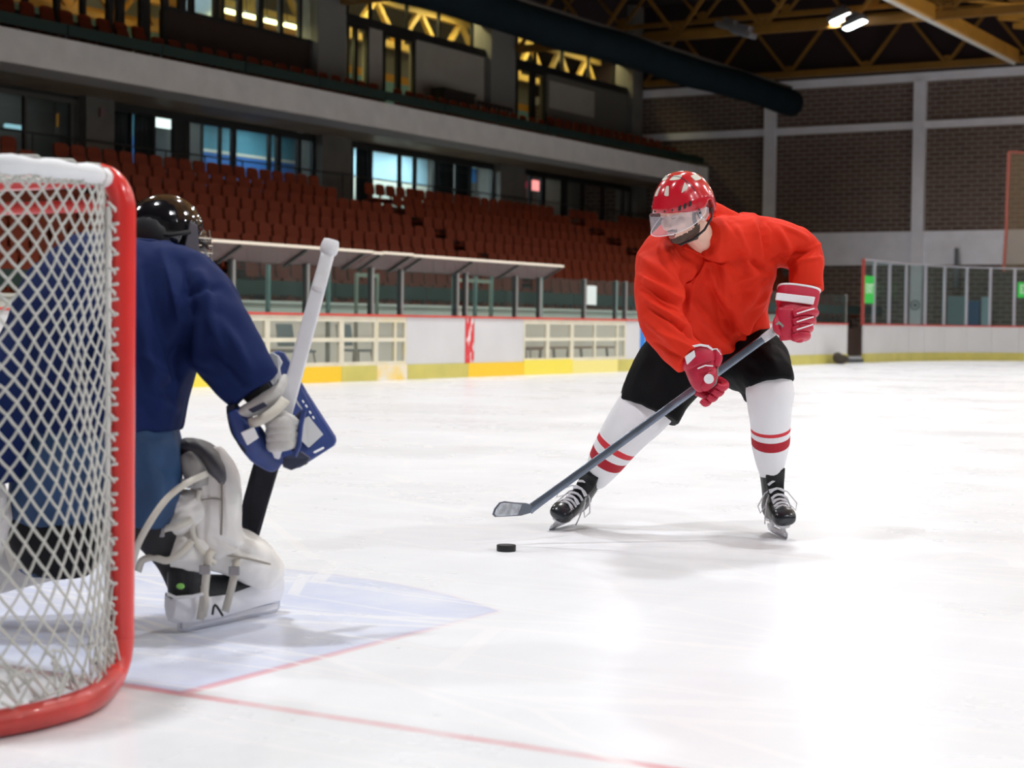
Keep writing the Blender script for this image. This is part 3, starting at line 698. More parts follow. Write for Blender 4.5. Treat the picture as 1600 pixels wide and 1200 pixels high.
# window units with frames, mullions and a pane each
wn = [0]
def window(px0, px1, cuts, z0, z1, X=WX, fm=None, fw=0.10, name=None):
    wn[0] += 1; w = structure('window_%d' % wn[0]); fm = fm or M_frame
    y0, y1 = wY(px0, 230, X), wY(px1, 230, X)
    for a, b in ((z0, z0 + fw), (z1 - fw, z1)):
        mb = MB(); mb.box((X - 0.10, y0, a), (X + 0.02, y1, b)); build(mb, 'frame_rail', fm, w)
    ys = [y0] + [wY(c[0] if isinstance(c, tuple) else c, 230, X) for c in cuts] + [y1]; ws = [fw] + [c[1] if isinstance(c, tuple) else 0.07 for c in cuts] + [fw]
    for i, (y, q) in enumerate(zip(ys, ws)):
        a, b = (y, y + q) if i == 0 else ((y - q, y) if i == len(ys)-1 else (y - q/2, y + q/2))
        mb = MB(); mb.box((X - 0.09, a, z0 + fw), (X + 0.01, b, z1 - fw)); build(mb, 'mullion', fm, w)
    for a, b in zip(ys[:-1], ys[1:]):
        if b - a < 0.1: continue
        mb = MB(); mb.box((X - 0.05, a + 0.02, z0 + fw - 0.01), (X - 0.04, b - 0.02, z1 - fw + 0.01)); build(mb, 'pane', M_pane, w)
    return w
M_mull = mat('mullion_cream', (0.35, 0.28, 0.2), 0.5)
window(-110, 122, [(40, 0.08), (113, 0.1)], 4.15, ZT, fm=mat('frame_grey', (0.09, 0.085, 0.075), 0.5))
window(166, 292, [(205, 0.05), (241, 0.08), (279, 0.36)], 4.15, ZT)
window(292, 492, [(345, 0.06), (366, 0.16), (422, 0.08), (436, 0.18), (468, 0.15)], 4.15, ZT)
window(538, 772, [(580, 0.1), (626, 0.1), (650, 0.1), (681, 0.12), (736, 0.1)], 4.15, ZT)
window(811, 986, [(830, 0.1), (850, 0.25), (884, 0.3), (912, 0.12), (944, 0.14), (975, 0.14)], 4.15, ZT)
cn = [0]
def curtain(px0, px1, X=WX - 0.28):
    cn[0] += 1; y0, y1 = wY(px0, 230, X), wY(px1, 230, X); n = max(8, int((y1 - y0) / 0.05)); mb = MB(); lo = []; hi = []
    for k in range(n + 1):
        y = y0 + (y1 - y0)*k/n; x = X + 0.045*math.sin(k * 1.9) ; lo.append(Vector((x, y, 4.0))); hi.append(Vector((x, y, 5.86)))
    vs = lo + hi + [p + Vector((-0.02, 0, 0)) for p in lo] + [p + Vector((-0.02, 0, 0)) for p in hi]; m = n + 1
    fsx = [(k, k+1, m+k+1, m+k) for k in range(n)] + [(2*m+k+1, 2*m+k, 3*m+k, 3*m+k+1) for k in range(n)]
    mb.add(vs, fsx); mb.tube([(X, y0, 5.87), (X, y1, 5.87)], 0.02, 6)
    o = build(mb, 'curtain', M_curtain, None, True); return o
for a, c, lab in ((173, 201, 'dark navy curtain right of the left concourse pier'), (210, 240, 'dark navy curtain left of the glowing light panel'), (540, 552, 'narrow dark curtain right of the middle pier'), (557, 581, 'dark curtain left of the pale blue windows'), (684, 708, 'dark curtain right of the pale blue windows'), (712, 735, 'dark curtain left of the azure window')):
    tag(curtain(a, c), lab, 'curtain')
hr = thing('hand_rail', 'thin dark hand rail running behind the top seat row', 'hand rail', (-28.2, 38, RZ[-1]))
mb = MB(); mb.tube([(-28.2, 24, RZ[-1] + 1.22), (-28.2, FY - 1, RZ[-1] + 1.22)], 0.022, 6); build(mb, 'rail', M_dark, hr, True)
for k in range(24):
    y = 24.5 + 1.4*k; mb = MB(); mb.tube([(-28.2, y, RZ[-1]), (-28.2, y, RZ[-1] + 1.22)], 0.018, 6); build(mb, 'post', M_dark, hr, True)

# ================================================================== BALCONY LEVEL
for i, (x, z) in enumerate(UPX):
    mb = MB(); mb.box((x - 0.35, 6, z - (0.0 if i == 0 else 0.2) - 0.02), (x + 0.30, FY - 0.02, z)); 
    if i == 0: mb = MB(); mb.box((WX, 6, 6.03), (-26.61, FY - 0.02, 6.42))
    o = build(mb, 'floor_balcony' if i == 0 else 'floor_balcony_step', M_tread); tag(o, kind='structure')
br = thing('guard_rail', 'dark green board guard rail along the balcony edge', 'guard rail', (-26.45, 35, 6.6))
for k in range(14):
    y0 = 18 + 2.85*k; mb = MB(); mb.box((-26.47, y0 + 0.015, 6.70), (-26.43, y0 + 2.835, 6.93)); build(mb, 'board', M_rail_green, br)
    mb = MB(); mb.box((-26.49, y0 - 0.03, 6.60), (-26.47, y0 + 0.03, 6.95)); build(mb, 'post', M_dark, br)
wu = structure('wall_balcony')
M_brownp = mat('panel_brown', (0.030, 0.014, 0.009), 0.6); M_beige = mat('wall_beige', (0.36, 0.33, 0.28), 0.8, var=0.05, vscale=1.5); M_greyw = mat('pier_grey', (0.20, 0.195, 0.18), 0.8)
def up(px0, px1, z0, z1, m, X=WX, th=0.2, name='wall_panel'):
    mb = MB(); mb.box((X - th, wY(px0, 60, X), z0), (X, wY(px1, 60, X), z1)); return build(mb, name, m, wu)
def uz(px, py, X=WX): return on_x(px, py, X).z
up(-200, 172, 6.42, 7.5, M_brownp); up(258, 497, 6.42, 8.36, M_brownp)
up(497, 541, 6.42, 12.4, M_greyw, WX + 0.25, 0.7, 'pier'); up(768, 806, 6.42, 12.4, M_greyw, WX + 0.25, 0.7, 'pier'); up(990, 1006, 6.42, 12.4, M_conc, WX + 0.25, 0.7, 'pier')
up(172, 258, 6.42, 6.9, M_brownp)
up(575, 598, 6.42, 9.2, M_beige); up(648, 768, 6.42, 9.2, M_beige)
up(852, 990, 6.42, 9.35, mat('wall_dusk', (0.13, 0.12, 0.10), 0.8)); up(860, 930, 8.1, 9.0, M_beige, WX + 0.02, 0.02)
up(541, 1006, 9.2, 9.38, M_frame, WX + 0.05, 0.3, 'transom'); up(541, 1006, 10.25, 10.6, M_frame, WX + 0.05, 0.3, 'transom')
mb = MB(); mb.box((WX - 0.3, 6, 10.6), (WX, FY, 12.5)); build(mb, 'upper_panel', M_roof, wu)
window(-140, 172, [(-80, .15), (-20, .15), (40, 0.15), (90, .15), (130, .15)], 7.5, 10.6)
window(172, 258, [(188, 0.25), (226, 0.35)], 6.9, 10.6)
window(258, 497, [(284, 0.25), (299, 0.18), (337, .18), (347, 0.12), (374, 0.18), (406, 0.22), (438, 0.16), (468, 0.14), (490, 0.2)], 8.36, 10.6)
window(541, 575, [(555, 0.16)], 6.42, 9.2); window(598, 648, [(622, 0.22)], 6.42, 9.2); window(806, 852, [(832, 0.3)], 6.42, 9.2)
window(541, 768, [578, 635, 685, 737], 9.38, 10.25, fw=0.06); window(806, 990, [836, 878, 919, 958], 9.38, 10.25, fw=0.06)
# the rooms behind: pale back wall, yellow lattice girders, tube lamps
wr = structure('wall_upper_room')
M_back = mat('room_back', (0.30, 0.30, 0.28), 0.8); M_blueb = mat('room_blue', (0.22, 0.45, 0.58), 0.6); M_skyp = mat('room_sky', (0.62, 0.78, 0.85), 0.5)
UX = -33.6
mb = MB(); mb.box((UX - 0.3, 20, 6.6), (UX, FY, 8.9)); build(mb, 'wall_panel', M_blueb, wr)
mb = MB(); mb.box((UX - 0.3, 20, 8.9), (UX + 0.02, FY, 9.15)); build(mb, 'wall_panel', mat('room_orange', (0.75, 0.36, 0.06), 0.6), wr)
mb = MB(); mb.box((UX - 0.3, 20, 9.15), (UX, FY, 12.5)); build(mb, 'wall_panel', M_back, wr)
a, c = on_x(286, 10, -30.2), on_x(345, 10, -30.2); mb = MB(); mb.box((-30.25, a.y, 8.0), (-30.2, c.y, 11.5)); build(mb, 'wall_panel', M_skyp, wr)
def lattice(name, label, p, q, ht, panels, m, group=None, ch=0.14, wb=0.07, z_up=True):
    """parallel chord lattice girder from p to q (bottom chord), height ht"""
    p = Vector(p); q = Vector(q); t = thing(name, label, 'truss', tuple((p + q)/2), group); up_ = Vector((0, 0, ht))
    for s in (Vector((0,0,0)), up_):
        mb = MB(); mb.bar(p + s, q + s, ch, ch); build(mb, 'chord', m, t)
    n = panels
    for k in range(n):
        a = p.lerp(q, k / n); b = p.lerp(q, (k + 0.5) / n) + up_; c2 = p.lerp(q, (k + 1) / n)
        mb = MB(); mb.bar(a, b, wb, wb); build(mb, 'web_bar', m, t); mb = MB(); mb.bar(b, c2, wb, wb); build(mb, 'web_bar', m, t)
        g = (q - p).normalized() * 0.17; mb = MB(); mb.prism([c2 - g, c2 + g, c2 + g*0.6 + Vector((0, 0, 0.3)), c2 - g*0.6 + Vector((0, 0, 0.3))], (g.cross(Vector((0, 0, 1)))).normalized() * 0.03); build(mb, 'gusset', m, t)
    return t
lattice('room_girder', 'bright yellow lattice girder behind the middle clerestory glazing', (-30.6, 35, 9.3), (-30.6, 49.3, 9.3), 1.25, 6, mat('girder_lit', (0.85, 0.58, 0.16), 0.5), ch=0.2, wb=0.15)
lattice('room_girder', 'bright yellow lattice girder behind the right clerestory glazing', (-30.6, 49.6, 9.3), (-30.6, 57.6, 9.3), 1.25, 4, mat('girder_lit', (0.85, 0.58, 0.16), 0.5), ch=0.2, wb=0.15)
lattice('room_girder', 'orange lattice girder behind the upper left glazing', (-31.2, 22, 9.1), (-31.2, 34.8, 9.1), 1.3, 6, M_yellow2, ch=0.2, wb=0.14)
lattice('room_girder', 'low orange lattice girder behind the upper left tube lamps', (-32.2, 26, 8.6), (-32.2, 42, 8.6), 0.8, 10, M_yellow2, ch=0.16, wb=0.1)
warm = (1.0, 0.80, 0.38)
for px, py in ((360, 16), (394, 24), (426, 32), (457, 39), (484, 45)):
    p = on_x(px, py, -30.0); tube_lamp('tube_lamp', 'yellow white tube lamp in the slanting row behind the upper left glazing', p, 0.72, (1.0, 0.85, 0.35), 6, 20, 'row of upper tube lamps', 0.06, True)
for px, e in ((600, 120), (700, 120), (840, 110), (930, 90)):
    p = on_x(px, 40, -30.0); tube_lamp('room_lamp', 'warm ceiling lamp behind the clerestory, %s' % {600: 'above the lit door', 700: 'above the beige wall', 840: 'right of the second pier', 930: 'near the far wall'}[px], (-29.7, p.y, 10.75), 2.2, warm, 3, e*.6, hang=True)
tube_lamp('room_lamp', 'cool lamp by the pale panel behind the upper left glazing', (-29.65, wY(315, 20, -29.65), 10.9), 0.7, (0.8, 0.93, 1.0), 3, 60)
tube_lamp('room_lamp', 'warm lamp behind the upper far left glazing', (-30.3, wY(228, 20, -30.3), 10.5), 1.2, (1.0, 0.65, 0.2), 3, 55)
# dark cabinet and small rail seen on the balcony
p = on_x(690, 132, -28.3); mb = MB(); mb.box((-28.6, wY(690, 130, -28.3), 6.42), (-28.2, wY(738, 130, -28.3), 7.75)); mb.box((-28.62, wY(688, 130, -28.3), 7.75), (-28.18, wY(740, 130, -28.3), 7.80)); o = build(mb, 'cabinet', mat('cabinet_dark', (0.02, 0.014, 0.01), 0.6), bevel=0.01); tag(o, 'dark low cabinet against the beige balcony wall', 'cabinet')
rl = thing('balcony_rail', 'dark slatted rail right of the balcony cabinet', 'railing', tuple(on_x(770, 160, -28.2)))
ya, yb = wY(747, 150, -28.2), wY(800, 150, -28.2)
mb = MB(); mb.box((-28.22, ya, 7.55), (-28.18, yb, 7.62)); build(mb, 'rail', M_brownp, rl)
for k in range(9): y = ya + (yb - ya)*k/8; mb = MB(); mb.box((-28.22, y - 0.03, 6.42), (-28.18, y + 0.03, 7.55)); build(mb, 'slat', M_brownp, rl)

# ================================================================== ROOF STEEL, DUCT, FLOODLIGHTS
TZ = 9.62
for k, (Y, lab) in enumerate(((57.4, 'ochre lattice roof truss against the top of the far wall'), (48.4, 'ochre lattice roof truss carrying the lit floodlight pair'), (39.0, 'ochre lattice roof truss, third from the far wall'), (30.0, 'ochre lattice roof truss, fourth from the far wall'), (21.0, 'ochre lattice roof truss, fifth from the far wall'), (12.0, 'ochre lattice roof truss above the near end'))):
    lattice('roof_truss', lab, (-28.6, Y, TZ), (24, Y, TZ), 1.75, 19, M_yellow, None, 0.22, 0.10)
lattice('roof_truss', 'faint second chord truss just behind the floodlight truss', (-28.6, 50.2, 10.35), (24, 50.2, 10.35), 1.6, 19, M_yellow, None, 0.14, 0.08)
# lengthwise girder and central bay
gx = -15.2
t = thing('lengthwise_girder', 'broad orange roof girder with white lower edge at upper right', 'girder', (gx, 35, 9.4))
mb = MB(); mb.box((gx - 0.06, 6, 9.52), (gx + 0.10, 57.2, 9.90)); build(mb, 'beam', M_yellow2, t)
mb = MB(); mb.box((gx - 0.10, 6, 9.44), (gx - 0.02, 57.2, 9.52)); build(mb, 'edge_strip', mat('edge_white', (0.85, 0.88, 0.85), 0.3), t)
for i, x in enumerate((-12.2, -9.0, -5.5)):
    lattice('bay_girder', ['orange lattice girder beside the broad girder at upper right', 'second orange lattice girder in the central roof bay', 'third orange lattice girder in the central roof bay'][i], (x, 10, 10.08), (x, 57, 10.08), 1.0, 20, M_yellow2, None, 0.24, 0.13)
for k in range(13):
    y = 36 + 1.7*k; t2 = thing('roof_purlin', 'orange cross purlin between the central bay girders', 'beam', (-8.5, y, 10.9), 'cross purlins of the central roof bay')
    mb = MB(); mb.bar((-15.1, y, 10.55), (-2, y, 10.55), 0.10, 0.16); build(mb, 'beam', M_yellow2, t2)
    mb = MB(); mb.bar((-15.1, y, 10.5), (-12.2, y + 1.7, 10.3), 0.06, 0.06); build(mb, 'brace', M_yellow2, t2); mb = MB(); mb.bar((-12.2, y, 10.5), (-9, y + 1.7, 10.3), 0.06, 0.06); build(mb, 'brace', M_yellow2, t2)
mb = MB(); mb.box((-15.1, 6, 11.25), (15, 58, 11.35)); o = build(mb, 'ceiling_bay', mat('bay_deck', (0.40, 0.19, 0.035), 0.7, var=0.25, vscale=0.7)); tag(o, kind='structure')
# duct
p0, p1 = Vector((-22.0, 8, 8.35)), Vector((-22.0, 55.0, 8.35)); R = 0.43
dt = thing('air_duct', 'long dark blue green fabric air duct under the roof', 'duct', tuple((p0 + p1)/2))
mb = MB(); n = 60; path = []; rad = []
for k in range(n + 1):
    y = p0.y + (p1.y - p0.y)*k/n; path.append(Vector((-22.0, y, 8.35 + 0.03*math.sin(k*0.6)))); rad.append(R * (1 + 0.03*math.sin(k*1.3)))
path += [Vector((-22, 55.2, 8.35)), Vector((-22, 55.32, 8.35))]; rad += [R*0.8, R*0.35]
mb.tube(path, rad, 20); build(mb, 'sleeve', mat('duct_cloth', (0.004, 0.009, 0.012), 0.85, spec=0.08, var=0.2, vscale=1), dt, True)
mb = MB(); mb.tube([Vector((-22, 8, 8.35 + R + 0.05)), Vector((-22, 55, 8.35 + R + 0.05))], 0.05, 6); build(mb, 'hanging_rail', mat('rail_grey', (0.10, 0.09, 0.08), 0.5), dt)
# floodlights: pairs hung from the trusses over the ice
M_lens = mat('flood_lens', (0.9, 0.95, 1.0), 0.3, emit=(0.86, 0.98, 1.0), estr=9.0); M_off = mat('flood_lens_off', (0.35, 0.38, 0.42), 0.2)
def flood(p, lit, label, group, tilt=0.0, power=None, hook=None):
    p = Vector(p); t = thing('floodlight', label, 'floodlight', tuple(p), group)
    a = Vector((math.cos(tilt), 0, math.sin(tilt))) ; up_ = Vector((-math.sin(tilt), 0, math.cos(tilt))); yv = Vector((0, 1, 0))
    mb = MB(); mb.prism([p + a*x*0.34 + yv*y*0.26 for x, y in ((-1,-1),(1,-1),(1,1),(-1,1))], up_*0.16); mb.prism([p + up_*0.16 + a*x*0.2 + yv*y*0.15 for x, y in ((-1,-1),(1,-1),(1,1),(-1,1))], up_*0.16); build(mb, 'housing', mat('flood_housing', (0.25, 0.25, 0.26), 0.4, 0.6), t, bevel=0.02)
    mb = MB(); mb.prism([p - up_*0.012 + a*x*0.32 + yv*y*0.24 for x, y in ((-1,-.7),(-.8,-1),(.8,-1),(1,-.7),(1,.7),(.8,1),(-.8,1),(-1,.7))], up_*0.012); build(mb, 'lens', M_lens if lit else M_off, t)
    mb = MB(); mb.tube([p + up_*0.3, hook or p + Vector((0, 0, 0.9))], 0.02, 6); build(mb, 'hanger', M_dark, t)
    if lit:
        li = bpy.data.lights.new('flood_beam', 'AREA'); li.shape = 'RECTANGLE'; li.size = 0.62; li.size_y = 0.46; li.energy = power or LAMP_W; li.color = (0.97, 0.985, 1.0); li.spread = math.radians(160)
        lo = bpy.data.objects.new('flood_beam', li); COL.objects.link(lo); lo.parent = t; lo.location = -up_*0.03; lo.rotation_euler = (0, -tilt, 0)
lp = on_y(1315, 29, 48.4); flood(lp, True, 'lit floodlight of the far pair under the roof, left one', 'lit far floodlight pair', 0.35, hook=Vector((lp.x, 48.4, TZ)))
lp = on_y(1336, 39, 47.6); flood(lp, True, 'lit floodlight of the far pair under the roof, right one', 'lit far floodlight pair', 0.35, hook=Vector((lp.x, 48.4, TZ)))
lp = on_y(1137, 46, 48.2); flood(lp, False, 'unlit floodlight near the duct, upper one of two', 'unlit floodlight pair', -0.3, hook=Vector((lp.x, 48.4, TZ)))
lp = on_y(1160, 56, 47.4); flood(lp, False, 'unlit floodlight near the duct, lower one of two', 'unlit floodlight pair', -0.3, hook=Vector((lp.x, 48.4, TZ)))
for Y in (3.0, 10.5, 18.0, 25.5, 33.0, 39.5):
    for X in (-12.5, -4.5, 3.5, 11.5):
        flood((X, Y, 9.15), True, 'lit rink floodlight hung from the roof above the ice', 'rink floodlights above the ice')
for X in (-4.5, 3.5, 11.5): flood((X, 47.5, 9.15), True, 'lit rink floodlight hung from the roof above the ice', 'rink floodlights above the ice')

for X in (-12.5, -4.5, 3.5, 11.5):
    mb = MB(); mb.box((X - 0.05, 1.5, 10.051), (X + 0.05, 49, 10.15)); mb.box((X - 0.09, 1.5, 10.051), (X + 0.09, 49, 10.065))
    o = build(mb, 'lamp_rail', M_dark); tag(o, 'dark steel rail under the roof carrying rink floodlights, %s' % {-12.5: 'nearest the stand', -4.5: 'second from the stand', 3.5: 'third from the stand', 11.5: 'farthest from the stand'}[X], 'rail')
# ================================================================== SKATER IN RED
M_skin = mat('skin', (0.80, 0.51, 0.40), 0.5, var=0.06, vscale=25)
M_beard = mat('beard', (0.09, 0.055, 0.04), 0.8, var=0.35, vscale=220, bump=0.3, bscale=300)
M_lips = mat('lips', (0.50, 0.18, 0.16), 0.45)
M_jersey = mat('jersey_red', (0.71, 0.030, 0.010), 0.78, var=0.05, vscale=5, bump=0.10, bscale=700, spec=0.18)
M_shorts = mat('shorts_black', (0.004, 0.004, 0.005), 0.75, spec=0.15, var=0.2, vscale=9, bump=0.15, bscale=300)
M_sockw = mat('sock_white', (0.84, 0.84, 0.87), 0.8, bump=0.12, bscale=500)
M_sockr = mat('sock_red', (0.66, 0.03, 0.045), 0.75); M_sockd = mat('sock_dark_red', (0.42, 0.006, 0.02), 0.75)
M_glove = mat('glove_red', (0.52, 0.012, 0.045), 0.5, var=0.06, vscale=20, bump=0.08, bscale=300)
M_glovew = mat('glove_white', (0.82, 0.82, 0.84), 0.5); M_palm = mat('glove_palm', (0.28, 0.28, 0.25), 0.7)
M_blk = mat('leather_black', (0.009, 0.010, 0.012), 0.42, spec=0.3, var=0.3, vscale=30, bump=0.1, bscale=120)
M_toe = mat('toe_plastic', (0.02, 0.024, 0.03), 0.25, var=0.4, vscale=25)
M_lace = mat('lace_white', (0.75, 0.75, 0.80), 0.8); M_holder = mat('holder_white', (0.80, 0.80, 0.83), 0.35); M_steel = mat('blade_steel', (0.55, 0.56, 0.6), 0.2, 1.0)
M_helmet = mat('helmet_red', (0.56, 0.008, 0.022), 0.22, coat=0.8); M_hvent = mat('helmet_padding', (0.62, 0.60, 0.52), 0.7); M_hdark = mat('helmet_black', (0.01, 0.01, 0.012), 0.5)

sk_base = on_z(1120, 830); sk_base.z = 0.0
skater = thing('person', 'hockey skater in red jersey and red helmet bending over a stick', 'person', tuple(sk_base))

# head frame: origin between the ears, fx to the face, fy to the left ear, fz to the crown
hd_f = camdir(-0.72, -0.36, 0.58); hd_u = CU - hd_f * CU.dot(hd_f); hd_u.normalize()
hd_l = hd_u.cross(hd_f).normalized()
roll = Matrix.Rotation(math.radians(-4), 3, hd_f); hd_u = roll @ hd_u; hd_l = roll @ hd_l
HC = A(1067, 329, 7.06)
def H(x, y, z): return HC + hd_f * x + hd_l * y + hd_u * z
def hell(mb, c, r, nu=16, nv=10): mb.ell(H(*c), hd_f * r[0], hd_l * r[1], hd_u * r[2], nu, nv)

body = MB()
hell(body, (-.005, 0, .032), (.099, .077, .092), 24, 16)
hell(body, (.030, 0, -.038), (.064, .060, .082), 24, 16)
hell(body, (.058, 0, -.098), (.034, .034, .022))
for s in (-1, 1):
    hell(body, (.012, s*.046, -.068), (.052, .020, .030)); hell(body, (.066, s*.036, -.030), (.024, .024, .024))
    hell(body, (.080, s*.030, .004), (.013, .016, .010)); hell(body, (-.016, s*.080, -.012), (.020, .012, .033)); hell(body, (-.020, s*.092, -.008), (.019, .008, .031)); hell(body, (-.014, s*.086, -.040), (.010, .008, .010))
    hell(body, (.103, s*.012, -.040), (.010, .008, .008))
hell(body, (.083, 0, .020), (.014, .050, .010))
body.tube([H(.088, 0, .012), H(.102, 0, -.012), H(.115, 0, -.034), H(.106, 0, -.046)], [.008, .0105, .0135, .010], 10)
hell(body, (.091, 0, -.062), (.012, .024, .0062)); hell(body, (.088, 0, -.082), (.012, .020, .0065)); hell(body, (.08, 0, -.071), (.010, .03, .02))
neck_b = A(1112, 385, 7.26)
body.loft([H(-.02, 0, -.02), H(-.03, 0, -.07), H(-.05, .0, -.12).lerp(neck_b, .4), neck_b, A(1112, 410, 7.34)], [.058, .058, .062, .075, .10], [.062, .062, .066, .075, .08], seg=18)
# trunk and limbs under the clothes
body.limb([(1112, 405, 7.40, 62, .10), (1110, 450, 7.5, 70, .12), (1110, 505, 7.58, 66, .12), (1112, 548, 7.64, 68, .12)])
body.limb([(1165, 378, 7.36, 24, .065), (1240, 385, 7.40, 20, .055), (1261, 420, 7.36, 17, .045), (1258, 470, 7.28, 14, .04), (1246, 500, 7.22, 13, .035)])
body.limb([(1065, 388, 7.30, 24, .065), (1030, 440, 7.15, 21, .055), (1040, 505, 7.04, 19, .05), (1075, 552, 6.98, 15, .04), (1098, 585, 6.95, 13, .035)])
body.limb([(1150, 560, 7.60, 36, .09), (1190, 580, 7.46, 30, .085), (1203, 612, 7.40, 22, .06), (1206, 680, 7.48, 17, .05), (1206, 745, 7.56, 12, .035)])
body.limb([(1070, 570, 7.66, 36, .09), (1030, 610, 7.64, 32, .085), (1000, 648, 7.60, 24, .06), (962, 700, 7.66, 19, .05), (930, 752, 7.72, 13, .035)])
bm_ = fuse(body, 'body', 0.0042, 2, 0.5)
co, no = mesh_np(bm_)
loc = np.stack([(co - np.array(HC)) @ np.array(v) for v in (hd_f, hd_l, hd_u)], 1)
nf = len(bm_.polygons); fc = np.empty(nf*3, np.float32); bm_.polygons.foreach_get('center', fc); fc = fc.reshape(-1, 3).astype(float)
fl = np.stack([(fc - np.array(HC)) @ np.array(v) for v in (hd_f, hd_l, hd_u)], 1)
X_, Y_, Z_ = fl[:, 0], np.abs(fl[:, 1]), fl[:, 2]
jag = np.array([0.004 * mnoise.noise(Vector((p[0]*160, p[1]*160, p[2]*160))) for p in fl]) if nf < 400000 else 0
jawline = -0.062 - 0.30 * np.clip(X_ - 0.015, 0, 1) + jag
beard = (Z_ < jawline) & (Z_ > -0.126) & (X_ > -0.012) & (Y_ < 0.075)
stache = (Z_ < -0.050 + jag) & (Z_ > -0.064) & (X_ > 0.082) & (Y_ < 0.030)
side_b = (X_ > -0.004) & (X_ < 0.018) & (Z_ < 0.02) & (Z_ > -0.06) & (Y_ > 0.055)
lips = (((Z_ < -0.0575) & (Z_ > -0.068)) | ((Z_ < -0.076) & (Z_ > -0.0885))) & (X_ > 0.090) & (Y_ < 0.021)
mouth = (Z_ <= -0.068) & (Z_ >= -0.076) & (X_ > 0.080) & (Y_ < 0.020)
idx = np.zeros(nf, np.int32); idx[beard | stache | side_b] = 1; idx[lips] = 2; idx[mouth] = 3
bm_.polygons.foreach_set('material_index', idx)
shift_mesh(bm_, sk_base)
put('body', bm_, [M_skin, M_beard, M_lips, mat('mouth_inside', (0.20, 0.05, 0.05), 0.5)], skater, 'all')
mb = MB()
mb.tube([H(.0925, -.015, -.0705), H(.0955, 0, -.0708), H(.0925, .015, -.0705)], .0028, 6); build(mb, 'teeth', mat('teeth', (0.85, 0.82, 0.76), 0.4), skater, True)
for s in (-1, 1):
    mb = MB(); mb.tube([H(.090, s*.014, .017), H(.092, s*.032, .023), H(.080, s*.050, .019)], [.003, .0042, .002], 6); build(mb, 'eyebrow', M_beard, skater, True)
    mb = MB(); mb.tube([H(.0895, s*.018, -.003), H(.0935, s*.030, -.0055), H(.087, s*.044, -.002)], [.0012, .0022, .0012], 6); build(mb, 'eyelash', M_beard, skater, True)
    mb = MB()
    for r_ in range(1): mb.ell(H(-.028, s*.078, .022), hd_f*.042, hd_l*.014, hd_u*.026, 12, 8)
    build(mb, 'hair', mat('hair_short', (0.10, 0.08, 0.07), 0.8, bump=.3, bscale=300), skater, True)

# ---- helmet
def hel(th, ph, off=0.0):
    """point of the helmet shell: th azimuth (0 front, + left), ph elevation"""
    a, b, c = .138, .112, .148
    cx, sx = math.cos(th), math.sin(th); cp, sp = math.cos(ph), math.sin(ph)
    x, y, z = a*cp*cx - .008, b*cp*sx, c*sp + .006
    k = 1.0
    rear = 1/(1 + math.exp((x - .030 + .25*abs(y)) / .004)); k += .030 * rear             # rear shell overlaps the front one
    k += .018 * math.exp(-((abs(y) - .045) / .016)**2) * max(0, math.sin(ph))               # two long ridges
    k -= .012 * math.exp(-(y / .018)**2) * max(0, math.sin(ph)) * (1 if x < .03 else .3)
    k += .020 * math.exp(-((ph - .26) / .10)**2) * (1 if cx > -.4 else .3)                  # brow band
    return H(x*k + 0*off, y*k, z*k) + (hd_f*cp*cx/a + hd_l*cp*sx/b + hd_u*sp/c).normalized() * off
def rim(th):
    t = abs(math.degrees(th))
    P = [(0, .17), (45, .10), (75, -.03), (92, .02), (104, .16), (118, .10), (130, -.30), (150, -.42), (180, -.42)]
    for (a, u), (b, v) in zip(P[:-1], P[1:]):
        if a <= t <= b: return u + (v - u)*(t - a)/(b - a)
    return -.4
helm = None
mb = MB(); NT, NP = 96, 34; outer = []; inner = []
for k in range(NT):
    th = -PI + 2*PI*k/NT; r0 = rim(th)
    outer.append([hel(th, r0 + (PI/2 - 0.001 - r0)*j/NP) for j in range(NP + 1)]); inner.append([hel(th, r0 + (PI/2 - 0.001 - r0)*j/NP, -.012) for j in range(NP + 1)])
vs = [p for c in outer for p in c] + [p for c in inner for p in c]; m = NP + 1; off = NT*m; fs_ = []
for k in range(NT):
    l = (k + 1) % NT
    for j in range(NP): fs_.append((k*m+j, l*m+j, l*m+j+1, k*m+j+1)); fs_.append((off+k*m+j+1, off+l*m+j+1, off+l*m+j, off+k*m+j))
    fs_.append((l*m, k*m, off+k*m, off+l*m))
mb.add(vs, fs_); helm = build(mb, 'helmet', M_helmet, skater, 'all')
def patch(name, quad, m, off=.0022, n=8, th_=.002, par=None):
    """shape on the shell: quad = 4 (azimuth deg, elevation deg) corners, edges rounded"""
    q = [(math.radians(a), math.radians(b)) for a, b in quad]; mb = MB(); ctr = (sum(a for a, _ in q)/4, sum(b for _, b in q)/4)
    ring = []
    for i in range(4):
        for k in range(n):
            t = k/n; a = q[i]; b = q[(i+1) % 4]; ring.append((a[0] + (b[0]-a[0])*t, a[1] + (b[1]-a[1])*t))
    N = len(ring); sm = ring
    for _ in range(3): sm = [((sm[i-1][0] + sm[i][0]*2 + sm[(i+1) % N][0])/4, (sm[i-1][1] + sm[i][1]*2 + sm[(i+1) % N][1])/4) for i in range(N)]
    rs = []
    for s_, o_ in ((1.0, -.002), (1.0, off), (.75, off), (.5, off), (.25, off), (.02, off)):
        rs.append([hel(ctr[0] + (a - ctr[0])*s_, ctr[1] + (b - ctr[1])*s_, o_) for a, b in sm])
    mb.rings(rs, cap=False); return build(mb, name, m, par or helm, True)
